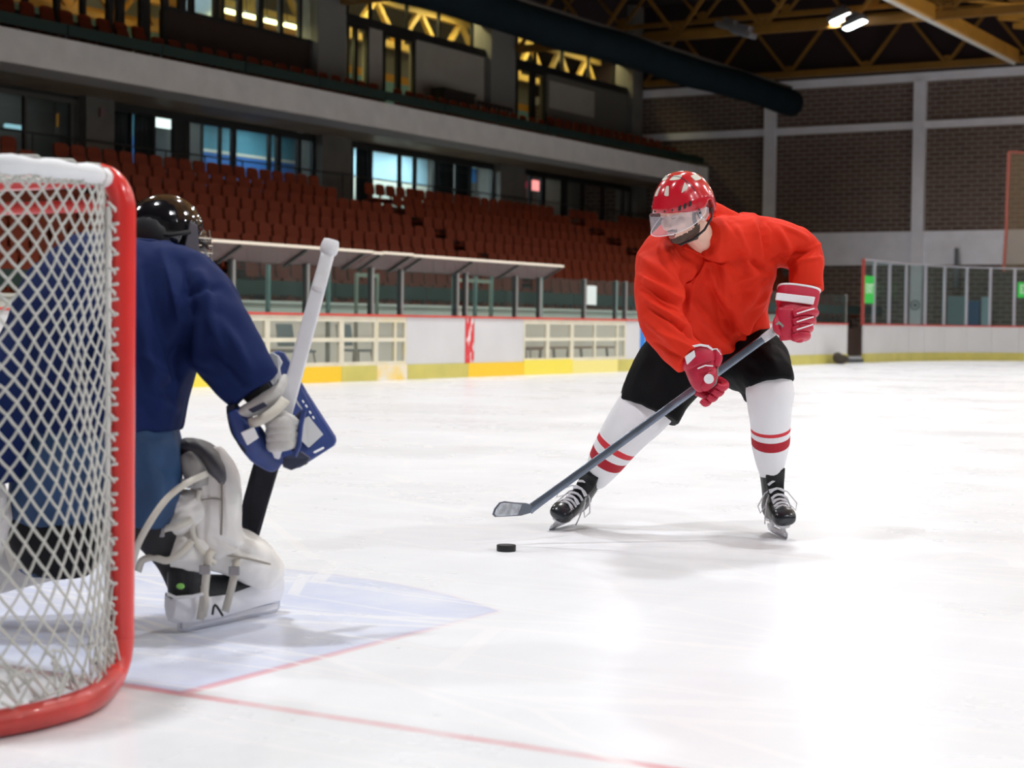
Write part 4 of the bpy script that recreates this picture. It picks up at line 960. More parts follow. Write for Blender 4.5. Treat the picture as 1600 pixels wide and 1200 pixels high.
for s in (-1, 1):
    patch('vent', [(s*12, 36), (s*25, 34), (s*22, 52), (s*13, 53)], M_hvent)
    patch('vent', [(s*52, 34), (s*72, 40), (s*70, 52), (s*62, 46)], M_hvent)
    patch('vent', [(s*98, 45), (s*128, 42), (s*128, 55), (s*98, 58)], M_hvent)
    patch('vent', [(s*10, 66), (s*60, 60), (s*80, 68), (s*30, 76)], M_hvent, off=.001)
    for a in (40, 50, 60):
        patch('side_slot', [(s*(a), 8 + (a-40)*.12), (s*(a+5.5), 8.5 + (a-40)*.12), (s*(a+8.5), 16 + (a-40)*.12), (s*(a+3), 15.5 + (a-40)*.12)], M_hdark)
    for a in (14, 30): 
        mb = MB(); mb.ell(hel(math.radians(s*a), .20, .002), hd_f*.003, hd_l*.004, hd_u*.004, 8, 6); build(mb, 'screw', M_hdark, helm, True)
mb = MB(); seam = []
for k in range(41):
    y = -.098 + .196*k/40; x = .030 - .25*abs(y); a, b, c = .138, .112, .148
    zz = max(0.0, 1 - ((x + .008)/a)**2 - (y/b)**2)
    th = math.atan2(y/b, (x + .008)/a); ph = math.asin(min(1, math.sqrt(zz)))
    if ph > .35: seam.append(hel(th, ph, -.0005))
mb.tube(seam, .0022, 6); build(mb, 'shell_seam', M_hdark, helm, True)
# visor: curved clear half shield
M_vis = glass_mat('visor_clear', (0.95, 0.95, 0.97), 0.13, 0.05, 0.04, (0.86, 0.86, 0.92))
mb = MB(); cols = []; N = 40
for k in range(N + 1):
    th = math.radians(-98 + 196*k/N); r = .138 + .016*math.cos(th); ry = .116
    ztop = .022 - .012*(1 - math.cos(th)); zbot = -.054 + .044*(abs(th)/math.radians(98))**3
    cols.append([H(r*math.cos(th) + .012*(j/6), ry*math.sin(th), ztop + (zbot - ztop)*j/6) for j in range(7)])
vs = [p for c in cols for p in c]; fs_ = [(k*7+j, (k+1)*7+j, (k+1)*7+j+1, k*7+j+1) for k in range(N) for j in range(6)]
mb.add(vs, fs_); vis = build(mb, 'visor', M_vis, helm, 'all'); so = vis.modifiers.new('t', 'SOLIDIFY'); so.thickness = .002
mb = MB(); mb.tube([c[6] for c in cols], .0014, 6); mb.tube([c[0] for c in cols[:1]] + [c[j] for c in cols[:1] for j in range(1, 7)], .002, 6); mb.tube([cols[-1][j] for j in range(7)], .002, 6); build(mb, 'visor_edge', mat('visor_rim', (0.88, 0.86, 0.9), 0.2), helm, True)
for s in (-1, 1):
    for dz in (0, -.014):
        mb = MB(); mb.ell(H(.028, s*.119, .012 + dz), hd_f*.005, hd_l*.003, hd_u*.005, 8, 6); build(mb, 'visor_screw', M_hdark, helm, True)
    mb = MB(); mb.tube([H(-.052, s*.108, -.005), H(-.050, s*.100, -.045), H(-.015, s*.082, -.085), H(.03, s*.052, -.112), H(.055, 0, -.126)], [.0055, .005, .005, .005, .005], 8); build(mb, 'chin_strap', M_hdark, helm, True)
    mb = MB(); mb.tube([H(.012, s*.098, .0), H(.008, s*.1, -.03), H(-.012, s*.1, -.042), H(-.032, s*.1, -.03), H(-.036, s*.102, .0)], .0045, 8); build(mb, 'ear_loop', glass_mat('loop_clear', (.9, .9, .92), .35, .08, .1, (.8, .8, .85)), helm, True)

# ---- jersey
J = MB()
J.limb([(1108, 541, 7.62, 99, .185), (1107, 515, 7.60, 98, .19), (1106, 480, 7.55, 95, .195), (1108, 445, 7.48, 98, .20), (1113, 408, 7.40, 102, .19), (1120, 375, 7.34, 92, .165), (1128, 350, 7.33, 66, .12), (1134, 338, 7.34, 40, .08)], seg=30, ex=0.9)
J.limb([(1165, 376, 7.34, 42, .13), (1138, 373, 7.24, 36, .11), (1118, 371, 7.165, 33, .085), (1107, 371, 7.13, 27, .06)], seg=18)
J.limb([(1150, 380, 7.36, 44, .13), (1190, 379, 7.38, 41, .12), (1225, 382, 7.40, 37, .11), (1250, 393, 7.40, 33, .10), (1261, 412, 7.38, 27, .095), (1261, 430, 7.35, 26, .09), (1262, 455, 7.33, 26, .085)], seg=24, ex=.95)
J.limb([(1085, 380, 7.32, 48, .12), (1052, 395, 7.26, 46, .12), (1033, 425, 7.18, 41, .12), (1029, 462, 7.11, 38, .115), (1036, 500, 7.05, 37, .11), (1056, 537, 7.0, 32, .10), (1079, 560, 6.97, 27, .085)], seg=24, ex=.95)
jm = fuse(J, 'jersey', 0.006, 4, 0.5)
crease(jm, [((1100, 405), (1085, 440), 5.6, 0.0304), ((1103, 400), (1125, 470), 7.2, 0.0365), ((1080, 415), (1062, 470), 7.2, 0.0365), ((1068, 425), (1075, 500), 5.6, -0.0426), ((1118, 395), (1150, 450), 8.0, 0.0304), ((1150, 360), (1175, 425), 7.2, 0.0304),
    ((1160, 400), (1200, 425), 6.4, -0.0304), ((1190, 345), (1200, 400), 6.4, -0.0243), ((1215, 360), (1235, 400), 6.4, 0.0304), ((1225, 405), (1272, 385), 5.6, -0.0365), ((1240, 410), (1280, 400), 4.0, 0.0243), ((1010, 440), (1060, 470), 4.0, 0.0274), ((1005, 455), (1060, 490), 4.0, -0.0274), ((1010, 470), (1062, 505), 4.0, 0.0243), ((1000, 400), (1050, 440), 7.2, 0.0243), ((1010, 500), (1060, 545), 5.6, 0.0243),
    ((1085, 470), (1130, 530), 7.2, 0.0365), ((1110, 450), (1150, 520), 7.2, -0.0365), ((1150, 470), (1165, 530), 8.0, 0.0365), ((1185, 440), (1160, 480), 7.2, 0.0365), ((1195, 470), (1140, 530), 6.4, 0.0304), ((1195, 490), (1150, 540), 4.8, -0.0274), ((1100, 500), (1145, 545), 5.6, 0.0274), ((1130, 420), (1135, 480), 5.6, 0.0213), ((1050, 500), (1090, 530), 4.8, -0.0274), ((1090, 355), (1120, 380), 6.4, 0.0182), ((1000, 430), (1058, 462), 3.5, 0.0160), ((1003, 446), (1062, 480), 3.2, -0.0160), ((1008, 462), (1066, 494), 3.2, 0.0160), ((1016, 482), (1070, 512), 3.4, -0.0144), ((1218, 350), (1262, 372), 4, 0.0128), ((1205, 410), (1232, 392), 3.5, -0.0160), ((1232, 398), (1280, 382), 3.2, 0.0160), ((1236, 410), (1284, 398), 3.0, -0.0144), ((1190, 425), (1150, 440), 4, 0.0160), ((1200, 436), (1160, 460), 3.4, -0.0144), ((1204, 455), (1168, 482), 3.4, 0.0160), ((1125, 500), (1178, 532), 4, -0.0160), ((1085, 440), (1070, 520), 4, 0.0160), ((1112, 430), (1128, 525), 4.5, -0.0144), ((1030, 385), (1060, 420), 5, 0.0144), ((1045, 372), (1085, 412), 5, -0.0160), ((1140, 345), (1165, 400), 4.5, -0.0144), ((1175, 345), (1190, 395), 4.5, 0.0160), ((1030, 520), (1085, 545), 3.5, 0.0144), ((1022, 535), (1070, 562), 3.2, -0.0128)], 0.010, 7.0, 3)
shift_mesh(jm, sk_base); jersey = put('jersey', jm, M_jersey, skater, 'all')
# neckline: V collar following the chest, cut open by a darker inner front
mb = MB(); mb.tube([A(1117, 338, 7.17), A(1113, 355, 7.155), A(1109, 378, 7.16), A(1104, 402, 7.175), A(1094, 397, 7.165), A(1078, 391, 7.15), A(1068, 386, 7.14)], [.006, .008, .009, .009, .009, .008, .006], 8); build(mb, 'collar', M_jersey, jersey, True)
mb = MB(); mb.tube([A(1090, 340, 7.20), A(1092, 372, 7.19), A(1098, 392, 7.20)], [.075, .075, .05], 16); 

# ---- shorts
S = MB()
S.limb([(1112, 525, 7.62, 92, .17), (1110, 552, 7.64, 94, .175), (1110, 578, 7.66, 80, .16)], seg=28)
S.limb([(1075, 548, 7.64, 56, .15), (1048, 578, 7.63, 58, .145), (1028, 610, 7.62, 55, .14), (1013, 645, 7.60, 50, .13)], seg=24, ex=.9)
S.limb([(1150, 548, 7.62, 58, .15), (1180, 566, 7.52, 54, .14), (1198, 588, 7.42, 42, .13), (1203, 603, 7.40, 38, .125)], seg=24, ex=.9)
S.limb([(1168, 575, 7.56, 24, .10), (1168, 605, 7.54, 14, .08), (1170, 627, 7.53, 6, .05)], seg=16)
S.limb([(1040, 640, 7.64, 22, .10), (1052, 654, 7.65, 9, .06)], seg=14)
sm_ = fuse(S, 'shorts', 0.009, 3, 0.5)
crease(sm_, [((1010, 550), (990, 610), 8, .008), ((1040, 570), (1010, 640), 10, .008), ((1060, 580), (1040, 640), 9, -.010), ((1180, 540), (1220, 580), 8, .009), ((1150, 560), (1185, 580), 8, -.009), ((1015, 535), (1035, 545), 6, .01)], 0.006, 8, 9)
shift_mesh(sm_, sk_base); put('shorts', sm_, M_shorts, skater, 'all')

# ---- socks with stripes
def sock(secs, s1, s2):
    mb = MB(); f = lambda t: 1 if s1[0] < t < s1[1] else (2 if s2[0] < t < s2[1] else 0)
    mb.limb(secs, seg=28, sub=12, mfun=f); return build(mb, 'sock', [M_sockw, M_sockr, M_sockd], skater, 'all')
sock([(1200, 585, 7.42, 33, .09), (1203, 612, 7.385, 38, .095), (1203, 635, 7.39, 35, .09), (1204, 664, 7.42, 31.5, .082), (1204, 694, 7.46, 29.5, .085), (1204, 720, 7.51, 23.5, .068), (1205, 745, 7.57, 16.5, .042), (1205, 772, 7.59, 12, .03)], (.440, .468), (.502, .562))
sock([(1018, 625, 7.62, 46, .10), (1000, 648, 7.60, 43, .095), (980, 672, 7.61, 38, .09), (962, 697, 7.63, 33, .085), (946, 722, 7.67, 28, .08), (935, 743, 7.71, 21, .052), (928, 755, 7.74, 15, .036), (924, 764, 7.745, 9, .022)], (.408, .442), (.485, .562))

# ---- skates
def skate(base, fwd, up_, label=None, loops=True):
    """base = point on the blade edge under the arch"""
    f = Vector(fwd).normalized(); u = Vector(up_); u = (u - f*u.dot(f)).normalized(); l = u.cross(f).normalized(); B = Vector(base)
    def q(x, y, z): return B + f*x + l*y + u*z
    t = MB()
    P = [(.160, .085), (.150, .088), (.115, .095), (.06, .105), (0, .112), (-.06, .112), (-.11, .108), (-.128, .102)]
    Wd = [.020, .036, .047, .046, .040, .036, .034, .018]; Dp = [.018, .028, .036, .045, .050, .052, .05, .03]
    t.loft([q(x, 0, z) for x, z in P], Dp, Wd, None, 20, .85, 3, depthdir=l)
    t.loft([q(-.05, 0, .10), q(-.055, 0, .16), q(-.048, 0, .21), q(-.038, 0, .262)], [.064, .063, .060, .064], [.037, .038, .043, .050], None, 20, .9, 3, depthdir=l)
    t.loft([q(.03, 0, .13), q(-.005, 0, .17), q(-.02, 0, .22)], [.045, .045, .05], [.032, .032, .036], None, 16, .9, 3, depthdir=l)
    me = fuse(t, 'skate_boot', 0.005, 3); shift_mesh(me, sk_base); boot = put('skate', me, M_blk, skater, 'all')
    mb = MB(); mb.loft([q(.172, 0, .083), q(.165, 0, .086), q(.145, 0, .091), q(.118, 0, .096)], [.010, .023, .035, .041], [.022, .037, .047, .0515], None, 20, .85, 3, depthdir=l); build(mb, 'toe_cap', M_toe, boot, 'all')
    mb = MB(); mb.loft([q(.045, 0, .15), q(.018, 0, .20), q(.016, 0, .245), q(.040, 0, .288)], [.010, .012, .012, .010], [.030, .036, .042, .040], None, 16, .8, 3, depthdir=l); build(mb, 'tongue', M_blk, boot, 'all')
    mb = MB(); mb.loft([q(-.10, 0, .21), q(-.108, 0, .26), q(-.118, 0, .30)], [.006, .008, .006], [.030, .032, .026], None, 14, .8, 3, depthdir=l); build(mb, 'tendon_guard', M_blk, boot, 'all')
    for k in range(7):
        x = .105 - .0165*k; zt = .134 + .0105*k + .00035*k*k*k; wd = .030 + .0008*k
        mb = MB(); mb.tube([q(x + .006, -wd, zt - .008), q(x + .002, -wd*.5, zt + .003), q(x - .002, 0, zt + .006), q(x - .004, wd*.5, zt + .003), q(x - .008, wd, zt - .008)], .0056, 6); build(mb, 'lace', M_lace, boot, True)
        if k % 2 == 0:
            mb = MB(); mb.tube([q(x + .008, wd, zt - .008), q(x, 0, zt + .008), q(x - .012, -wd, zt)], .0046, 6); build(mb, 'lace', M_lace, boot, True)
    if loops:
        for s in (-1, 1):
            mb = MB(); mb.tube([q(.006, s*.01, .205), q(.02, s*.05, .185), q(.03, s*.085, .135), q(.035, s*.078, .105), q(.03, s*.055, .13), q(.012, s*.02, .195)], .003, 6); mb.tube([q(.006, s*.008, .2), q(.03, s*.045, .16), q(.05, s*.062, .09), q(.055, s*.066, .06)], .0028, 6); build(mb, 'lace_loop', M_lace, boot, True)
    h = MB()
    h.loft([q(.135, 0, .058), q(.10, 0, .060), q(.045, 0, .062)], [.012, .014, .012], [.022, .032, .026], None, 14, .8, 3, depthdir=l)
    h.loft([q(-.03, 0, .062), q(-.08, 0, .062), q(-.12, 0, .062)], [.012, .014, .012], [.022, .028, .022], None, 14, .8, 3, depthdir=l)
    for x in (.10, -.078): h.loft([q(x, 0, .062), q(x + .004, 0, .040), q(x + .012*(1 if x > 0 else -1), 0, .018)], [.040, .028, .030], [.016, .008, .007], None, 14, .8, 3, depthdir=l)
    h.loft([q(.155, 0, .026), q(.12, 0, .022), q(.0, 0, .022), q(-.11, 0, .022), q(-.14, 0, .026)], [.010, .012, .010, .012, .010], [.005, .006, .006, .006, .005], None, 10, .8, 3, depthdir=l)
    build(h, 'blade_holder', M_holder, boot, 'all')
    mb = MB(); prof = [(.165, .028), (.160, .010), (.145, .002), (.10, 0.0), (-.10, 0.0), (-.14, .004), (-.150, .014), (-.148, .024)]
    mb.prism([q(x, -.0018, z) for x, z in prof], l*.0036); build(mb, 'blade', M_steel, boot)
    return boot
def skate_at(ankle, f, u):
    """put a skate on an ankle point and slide it along the shin until its blade meets the ice"""
    f = Vector(f).normalized(); u = (Vector(u) - f*Vector(u).dot(f)).normalized(); B = Vector(ankle) + f*.048 - u*.235
    low = min((B + f*x).z for x in (.10, -.10)); B = B - Vector((0, 0, low - .0005)); skate(B, f, u)
skate_at(A(1205, 748, 7.57), camdir(.12, -.055, .99), camdir(-.06, .98, .10))
skate_at(A(925, 758, 7.74), camdir(-.40, -.10, .90), camdir(.50, .80, .20))

# ---- stick (held, a thing of its own)
s_butt, s_heel = A(1222, 508, 7.20), A(826, 797, 7.12)
st = thing('hockey_stick', 'grey blue hockey stick with taped blade held by the red skater', 'hockey stick', tuple(s_heel))
sd = (s_heel - s_butt).normalized(); sn_ = sd.cross(FW).normalized(); sv_ = sn_.cross(sd).normalized()
M_shaft = mat('shaft_graphite', (0.21, 0.25, 0.32), 0.27, 0.7, var=0.25, vscale=7)
mb = MB(); mb.loft([s_butt, s_butt.lerp(s_heel, .5), s_butt.lerp(s_heel, .93), s_heel], [.0165, .0165, .0175, .021], [.011, .011, .011, .010], None, 16, .55, 6); build(mb, 'shaft', M_shaft, st, 'all')
gp_ = [s_butt.lerp(s_heel, t) for t in (0, .06)]
mb = MB(); mb.loft([s_butt - sd*.02, s_butt + sd*.0, s_butt + sd*.07, s_butt + sd*.10], [.018, .019, .0185, .0172], [.014, .014, .0135, .012], None, 14, .7, 3); build(mb, 'grip_tape', mat('tape_grey', (0.55, 0.55, 0.58), 0.7, var=.2, vscale=30), st, 'all')
bl = [A(836, 790, 7.12), A(822, 786, 7.10), A(804, 785, 7.07), A(788, 783, 7.04), A(780, 785, 7.02), A(772, 795, 7.01), A(769, 804, 7.01), A(773, 808, 7.02), A(795, 807, 7.05), A(814, 806, 7.08), A(828, 802, 7.11), A(838, 796, 7.12)]
mb = MB(); mb.prism(bl, FW*.011); blade = build(mb, 'blade', mat('blade_graphite', (0.14, 0.16, 0.20), 0.4), st, bevel=.003)
bt = [A(x, y, z - .002) for x, y, z in ((816, 788, 7.09), (804, 787, 7.07), (788, 785.5, 7.04), (782, 787, 7.02), (775, 796, 7.01), (772.5, 803, 7.01), (776, 806.5, 7.02), (796, 805.5, 7.05), (809, 804.5, 7.075))]
mb = MB(); mb.prism(bt, FW*.016); build(mb, 'blade_tape', mat('tape_worn', (0.52, 0.55, 0.60), 0.8, var=.3, vscale=40), blade, bevel=.002)

# ---- gloves
def finger(par, pts_, rr, m=None, name='finger'):
    mb = MB(); n = len(pts_); out = []
    mb.loft(pts_, rr, [r*.92 for r in rr], None, 12, .8, 4); return build(mb, name, m or M_glove, par, 'all')
# upper (butt end) hand, seen from the back: cuff above, fingers curling to the stick
g = MB(); g.limb([(1247, 476, 7.26, 31, .055), (1243, 495, 7.23, 31, .055), (1240, 515, 7.21, 27, .05), (1236, 527, 7.20, 20, .04)], seg=20, ex=.7)
me = fuse(g, 'glove', .005, 3); shift_mesh(me, sk_base); gl1 = put('glove', me, M_glove, skater, 'all')
mb = MB(); mb.limb([(1248, 453, 7.275, 33, .062), (1246, 466, 7.265, 33.5, .062), (1245, 482, 7.255, 31, .058)], seg=22, ex=.75); build(mb, 'cuff', M_glove, gl1, 'all')
mb = MB(); mb.limb([(1248.3, 451, 7.277, 34, .064), (1248, 454, 7.275, 34, .064)], seg=22, ex=.75, sub=2); build(mb, 'cuff_trim', M_glovew, gl1, 'all')
mb = MB(); mb.prism([A(1214, 457, 7.192), A(1274, 464, 7.192), A(1271, 476.5, 7.185), A(1212, 468.5, 7.185)], FW*.02); build(mb, 'cuff_band', M_glovew, gl1, bevel=.003)
for k, (y0, y1) in enumerate(((487, 497), (500, 509), (512, 521), (524, 531))):
    finger(gl1, [A(1240, y0 + 4, 7.165), A(1258 - k*2, y0 - 1, 7.155), A(1273 - k*4, y0 + 1, 7.19), A(1272 - k*5, y0 + 5, 7.245)], [.016, .0175, .0165, .013])
    if k < 3:
        mb = MB(); mb.tube([A(1245, y0 - 3 + 6, 7.138), A(1258, y0 - 4 + 3, 7.130), A(1272 - k, y0 - 5, 7.150)], .0032, 6); build(mb, 'white_stripe', M_glovew, gl1, True)
mb = MB(); mb.limb([(1228, 482, 7.19, 14, .022), (1228, 508, 7.18, 14, .024), (1230, 531, 7.185, 11, .02)], seg=14, ex=.7); build(mb, 'backhand_pad', M_glove, gl1, 'all')
finger(gl1, [A(1219, 492, 7.20), A(1213, 504, 7.17), A(1213, 514, 7.165), A(1220, 522, 7.17)], [.016, .015, .013, .010], name='thumb')
mb = MB(); mb.tube([A(1209, 520, 7.175), A(1210, 509, 7.16), A(1217, 504, 7.155), A(1223, 509, 7.16), A(1222, 520, 7.18)], .006, 8); build(mb, 'palm', M_palm, gl1, True)
# lower hand
g = MB(); g.limb([(1092, 560, 6.955, 27, .048), (1096, 578, 6.945, 25, .046), (1100, 596, 6.94, 21, .042), (1104, 606, 6.945, 15, .035)], seg=20, ex=.75)
me = fuse(g, 'glove', .005, 3); shift_mesh(me, sk_base); gl2 = put('glove', me, M_glove, skater, 'all')
mb = MB(); mb.limb([(1087, 550, 6.965, 25, .058), (1092, 562, 6.955, 29, .058), (1097, 574, 6.945, 25, .054)], seg=22, ex=.8); build(mb, 'cuff', M_glove, gl2, 'all')
mb = MB(); mb.tube([A(1069, 563, 6.93), A(1071, 552, 6.91), A(1080, 542, 6.905), A(1094, 539, 6.905), A(1106, 541, 6.91), A(1113, 547, 6.92)], .005, 8); build(mb, 'cuff_trim', M_glovew, gl2, True)
mb = MB(); mb.prism([A(1070, 557, 6.893), A(1085, 547, 6.888), A(1087, 557, 6.886), A(1074, 570, 6.89)], FW*.02); build(mb, 'cuff_band', M_glovew, gl2, bevel=.003)
mb = MB(); mb.limb([(1119, 548, 6.95, 7, .03), (1121, 560, 6.945, 8, .034), (1117, 573, 6.94, 6, .03)], seg=14, ex=.8); build(mb, 'side_pad', M_glove, gl2, 'all')
mb = MB(); mb.tube([A(1114, 546, 6.925), A(1120, 545, 6.92), A(1126, 554, 6.92), A(1124, 566, 6.925)], .0035, 6); build(mb, 'pad_trim', M_glovew, gl2, True)
mb = MB(); mb.tube([A(1090, 576, 6.892), A(1102, 571, 6.888), A(1114, 572, 6.893)], .003, 6); build(mb, 'white_stripe', M_glovew, gl2, True)
th = finger(gl2, [A(1112, 578, 6.92), A(1110, 590, 6.905), A(1104, 602, 6.905), A(1098, 607, 6.912)], [.020, .0245, .022, .014], name='thumb')
mb = MB(); c = A(1107.5, 592, 6.873); mb.rings([[c + CR*(r*math.cos(t)) + CU*(r*math.sin(t)) - FW*d for t in [2*PI*k/24 for k in range(24)]] for r, d in ((.0195, 0), (.0195, .004), (.001, .005))], cap=False); build(mb, 'thumb_badge', M_glovew, gl2)
mb = MB(); mb.tube([A(1121, 571, 6.925), A(1121, 588, 6.91), A(1118, 600, 6.905), A(1108, 608, 6.905)], .0035, 6); build(mb, 'thumb_edge', M_palm, gl2, True)
for k, (x, y) in enumerate(((1124, 598), (1119, 607), (1112, 615), (1104, 622))):
    finger(gl2, [A(x - 16, y - 10, 7.00), A(x - 2, y - 4, 6.985), A(x + 9 - k*2, y + 3, 6.955), A(x + 4 - k*2, y + 8, 6.92), A(x - 5 - k, y + 4, 6.912)], [.016, .017, .0165, .015, .011])
# ================================================================== GOAL
GZ = 1.24
goal = thing('hockey_goal', 'red steel hockey goal with white netting and white padded top', 'goal', ((POST_X + POST2_X)/2, GL_Y - 0.4, 0))
M_post = mat('goal_red', (0.78, 0.035, 0.03), 0.28, coat=0.4, var=0.07, vscale=4)
M_base = mat('goal_base_red', (0.72, 0.06, 0.05), 0.4, var=0.25, vscale=7, coat=.2)
M_net = mat('net_twine', (0.62, 0.62, 0.58), 0.85); M_pad = mat('pad_white', (0.80, 0.82, 0.85), 0.5)
PR = 0.030
pl = []
yg = GL_Y - 0.015
def arc(cx, cz, r, a0, a1, n): return [Vector((cx + r*math.cos(a0 + (a1 - a0)*k/n), yg, cz + r*math.sin(a0 + (a1 - a0)*k/n))) for k in range(n + 1)]
pl = [Vector((POST_X, yg, 0.12)), Vector((POST_X, yg, 0.3)), Vector((POST_X, yg, 0.8))] + arc(POST_X - .09, GZ - .09, .09, 0, PI/2, 8) + arc(POST2_X + .09, GZ - .09, .09, PI/2, PI, 8) + [Vector((POST2_X, yg, .8)), Vector((POST2_X, yg, .3)), Vector((POST2_X, yg, .12))]
mb = MB(); mb.tube(pl, PR, 16); build(mb, 'post_frame', M_post, goal, True)
mb = MB(); mb.tube([Vector((POST_X - .01, yg - .01, 1.165)), Vector((POST2_X + .01, yg - .01, 1.165))], .016, 10); build(mb, 'brace_bar', M_post, goal, True)
gcx = (POST_X + POST2_X)/2
half = [(0.915, 0.0), (0.985, -.10), (1.055, -.24), (1.085, -.38), (1.075, -.52), (1.02, -.68), (.90, -.84), (.72, -.96), (.48, -1.02), (.24, -1.04), (0, -1.045)]
half = [(.915, 0, .14), (.915, 0, .11), (.917, -.012, .066), (.928, -.040, .038), (.950, -.075, .032)] + [(a, b, PR + .002) for a, b in half[2:]]
base_path = [Vector((gcx + a, yg + b, c)) for a, b, c in half] + [Vector((gcx - a, yg + b, c)) for a, b, c in reversed(half[:-1])]
def smooth_path(P, n=4):
    out = []
    for i in range(len(P) - 1):
        a, b, c, d = P[max(i-1, 0)], P[i], P[i+1], P[min(i+2, len(P)-1)]
        for k in range(n):
            t = k/n; out.append(0.5*((2*b) + (c - a)*t + (2*a - 5*b + 4*c - d)*t*t + (3*b - a - 3*c + d)*t*t*t))
    return out + [P[-1]]
bp_ = smooth_path(base_path); mb = MB(); mb.tube(bp_, PR, 14); build(mb, 'base_frame', M_base, goal, True)
toph = [(0.885, -.035), (.955, -.14), (.975, -.28), (.96, -.40), (.90, -.50), (.76, -.56), (.5, -.58), (0, -.585)]
tz = GZ + 0.018
top_path = [Vector((gcx + a, yg + b, tz - .03)) for i, (a, b) in enumerate(toph)] + [Vector((gcx - a, yg + b, tz - .03)) for a, b in reversed(toph[:-1])]
tp_ = smooth_path(top_path); mb = MB(); n = len(tp_)
mb.tube(tp_, [.021 + .003*math.sin(i*1.7) for i in range(n)], 12); build(mb, 'top_padding', M_pad, goal, True)
# netting: diamonds between the top frame and the base, slack at the foot
def resample(P, n):
    L = [0];
    for a, b in zip(P[:-1], P[1:]): L.append(L[-1] + (b - a).length)
    out = []; j = 0
    for k in range(n + 1):
        s = L[-1]*k/n
        while j < len(L) - 2 and L[j+1] < s: j += 1
        t = (s - L[j]) / max(1e-9, L[j+1] - L[j]); out.append(P[j].lerp(P[j+1], min(1, max(0, t))))
    return out
NU, NV = 64, 20
TU = resample(tp_, NU*2); BU = resample(bp_, NU*2)
def netp(iu, iv):
    u = iu / (NU*2); v = iv / (NV*2)
    a = TU[max(0, min(NU*2, iu))]; b = BU[max(0, min(NU*2, iu))] + Vector((0, 0, .035))
    vv = v - 0.05*math.sin(PI*v)
    p = a.lerp(b, vv); inward = Vector((gcx, yg - .35, p.z)) - p; inward.z = 0; inward.normalize()
    e = math.sin(PI*v)**1.0
    j = Vector((mnoise.noise(Vector((iu*.21, iv*.17, 1.3))), mnoise.noise(Vector((iu*.19, iv*.23, 7.1))), mnoise.noise(Vector((iu*.2, iv*.2, 4.4))))) * .010
    edge = min(1, min(iu, NU*2 - iu)/6)
    return p + inward * (.03*e) * edge + j * min(1, e*2) * edge + Vector((0, 0, -.012*math.sin(PI*min(1, iu/10))*0))
mb = MB(); TR = .0034
def strand(a, b): 
    t = b - a
    if t.length > 1e-5: mb.tube([a, (a + b)/2 + Vector((0, 0, -.0015)), b], TR, 4, cap=False)
for iu in range(0, NU*2, 2):
    for iv in range(0, NV*2, 2):
        c = netp(iu + 1, iv + 1)
        for du, dv in ((0, 0), (2, 0), (0, 2), (2, 2)): strand(netp(iu + du, iv + dv) if True else None, c)
for iu in range(0, NU*2, 2):                     # knots of slack twine along the foot
    for k in range(3):
        b = BU[iu]; q = b + Vector((random.uniform(-.02, .02), random.uniform(-.02, .02), random.uniform(.03, .06))); r_ = BU[min(NU*2, iu + 2)] + Vector((random.uniform(-.02, .02), random.uniform(-.03, .02), random.uniform(.03, .13)))
        mb.tube([q, (q + r_)/2 + Vector((0, 0, random.uniform(-.02, .045))), r_], TR, 4, cap=False)
# roof of the net
FU = [Vector((POST_X - .05 - (POST_X - POST2_X - .1)*k/(NU*2), yg, GZ)) for k in range(NU*2 + 1)]
def topp(iu, iv): return TU[iu].lerp(FU[iu], iv/12) + Vector((0, 0, -.02*math.sin(PI*iv/12)))
for iu in range(2, NU*2 - 2, 2):
    for iv in range(0, 12, 2):
        c = topp(iu + 1, iv + 1)
        for du, dv in ((0, 0), (2, 0), (0, 2), (2, 2)): strand(topp(iu + du, iv + dv), c)
build(mb, 'netting', M_net, goal, 'all')
# lacing: twine wound along both posts and the top
for X, sgn in ((POST_X, -1), (POST2_X, 1)):
    mb = MB(); z = 0.08; ptsl = []
    while z < GZ - .07:
        for k in range(6):
            t = k/6*2*PI; ptsl.append(Vector((X + sgn*(.006 + .010*math.cos(t)), yg - .034 + .010*math.sin(t), z + k/6*.05)))
        z += .05
    mb.tube(ptsl, .0042, 6); mb.tube([Vector((X + sgn*.008, yg - .042, .06)), Vector((X + sgn*.008, yg - .042, GZ - .08))], .007, 6)
    build(mb, 'lacing', mat('lace_twine', (0.72, 0.71, 0.68), .85), goal, 'all')
    mb = MB(); z = .1
    while z < GZ - .1:
        mb.tube([Vector((X + sgn*.012, yg - .040, z)), Vector((X + .022*-sgn*-1, yg - .030, z + .008)), Vector((X - sgn*.012, yg - .031, z + .012))], .0045, 6); z += .036
    build(mb, 'lacing_loops', mat('lace_twine', (0.72, 0.71, 0.68), .85), goal, 'all')
mb = MB(); tl = []
for i, p in enumerate(resample(tp_, 160)):
    t = i*1.05; tl.append(p + Vector((math.cos(t)*.012, math.cos(t)*.02, math.sin(t)*.026)))
mb.tube(tl, .003, 5); build(mb, 'top_lacing', M_net, goal, 'all')

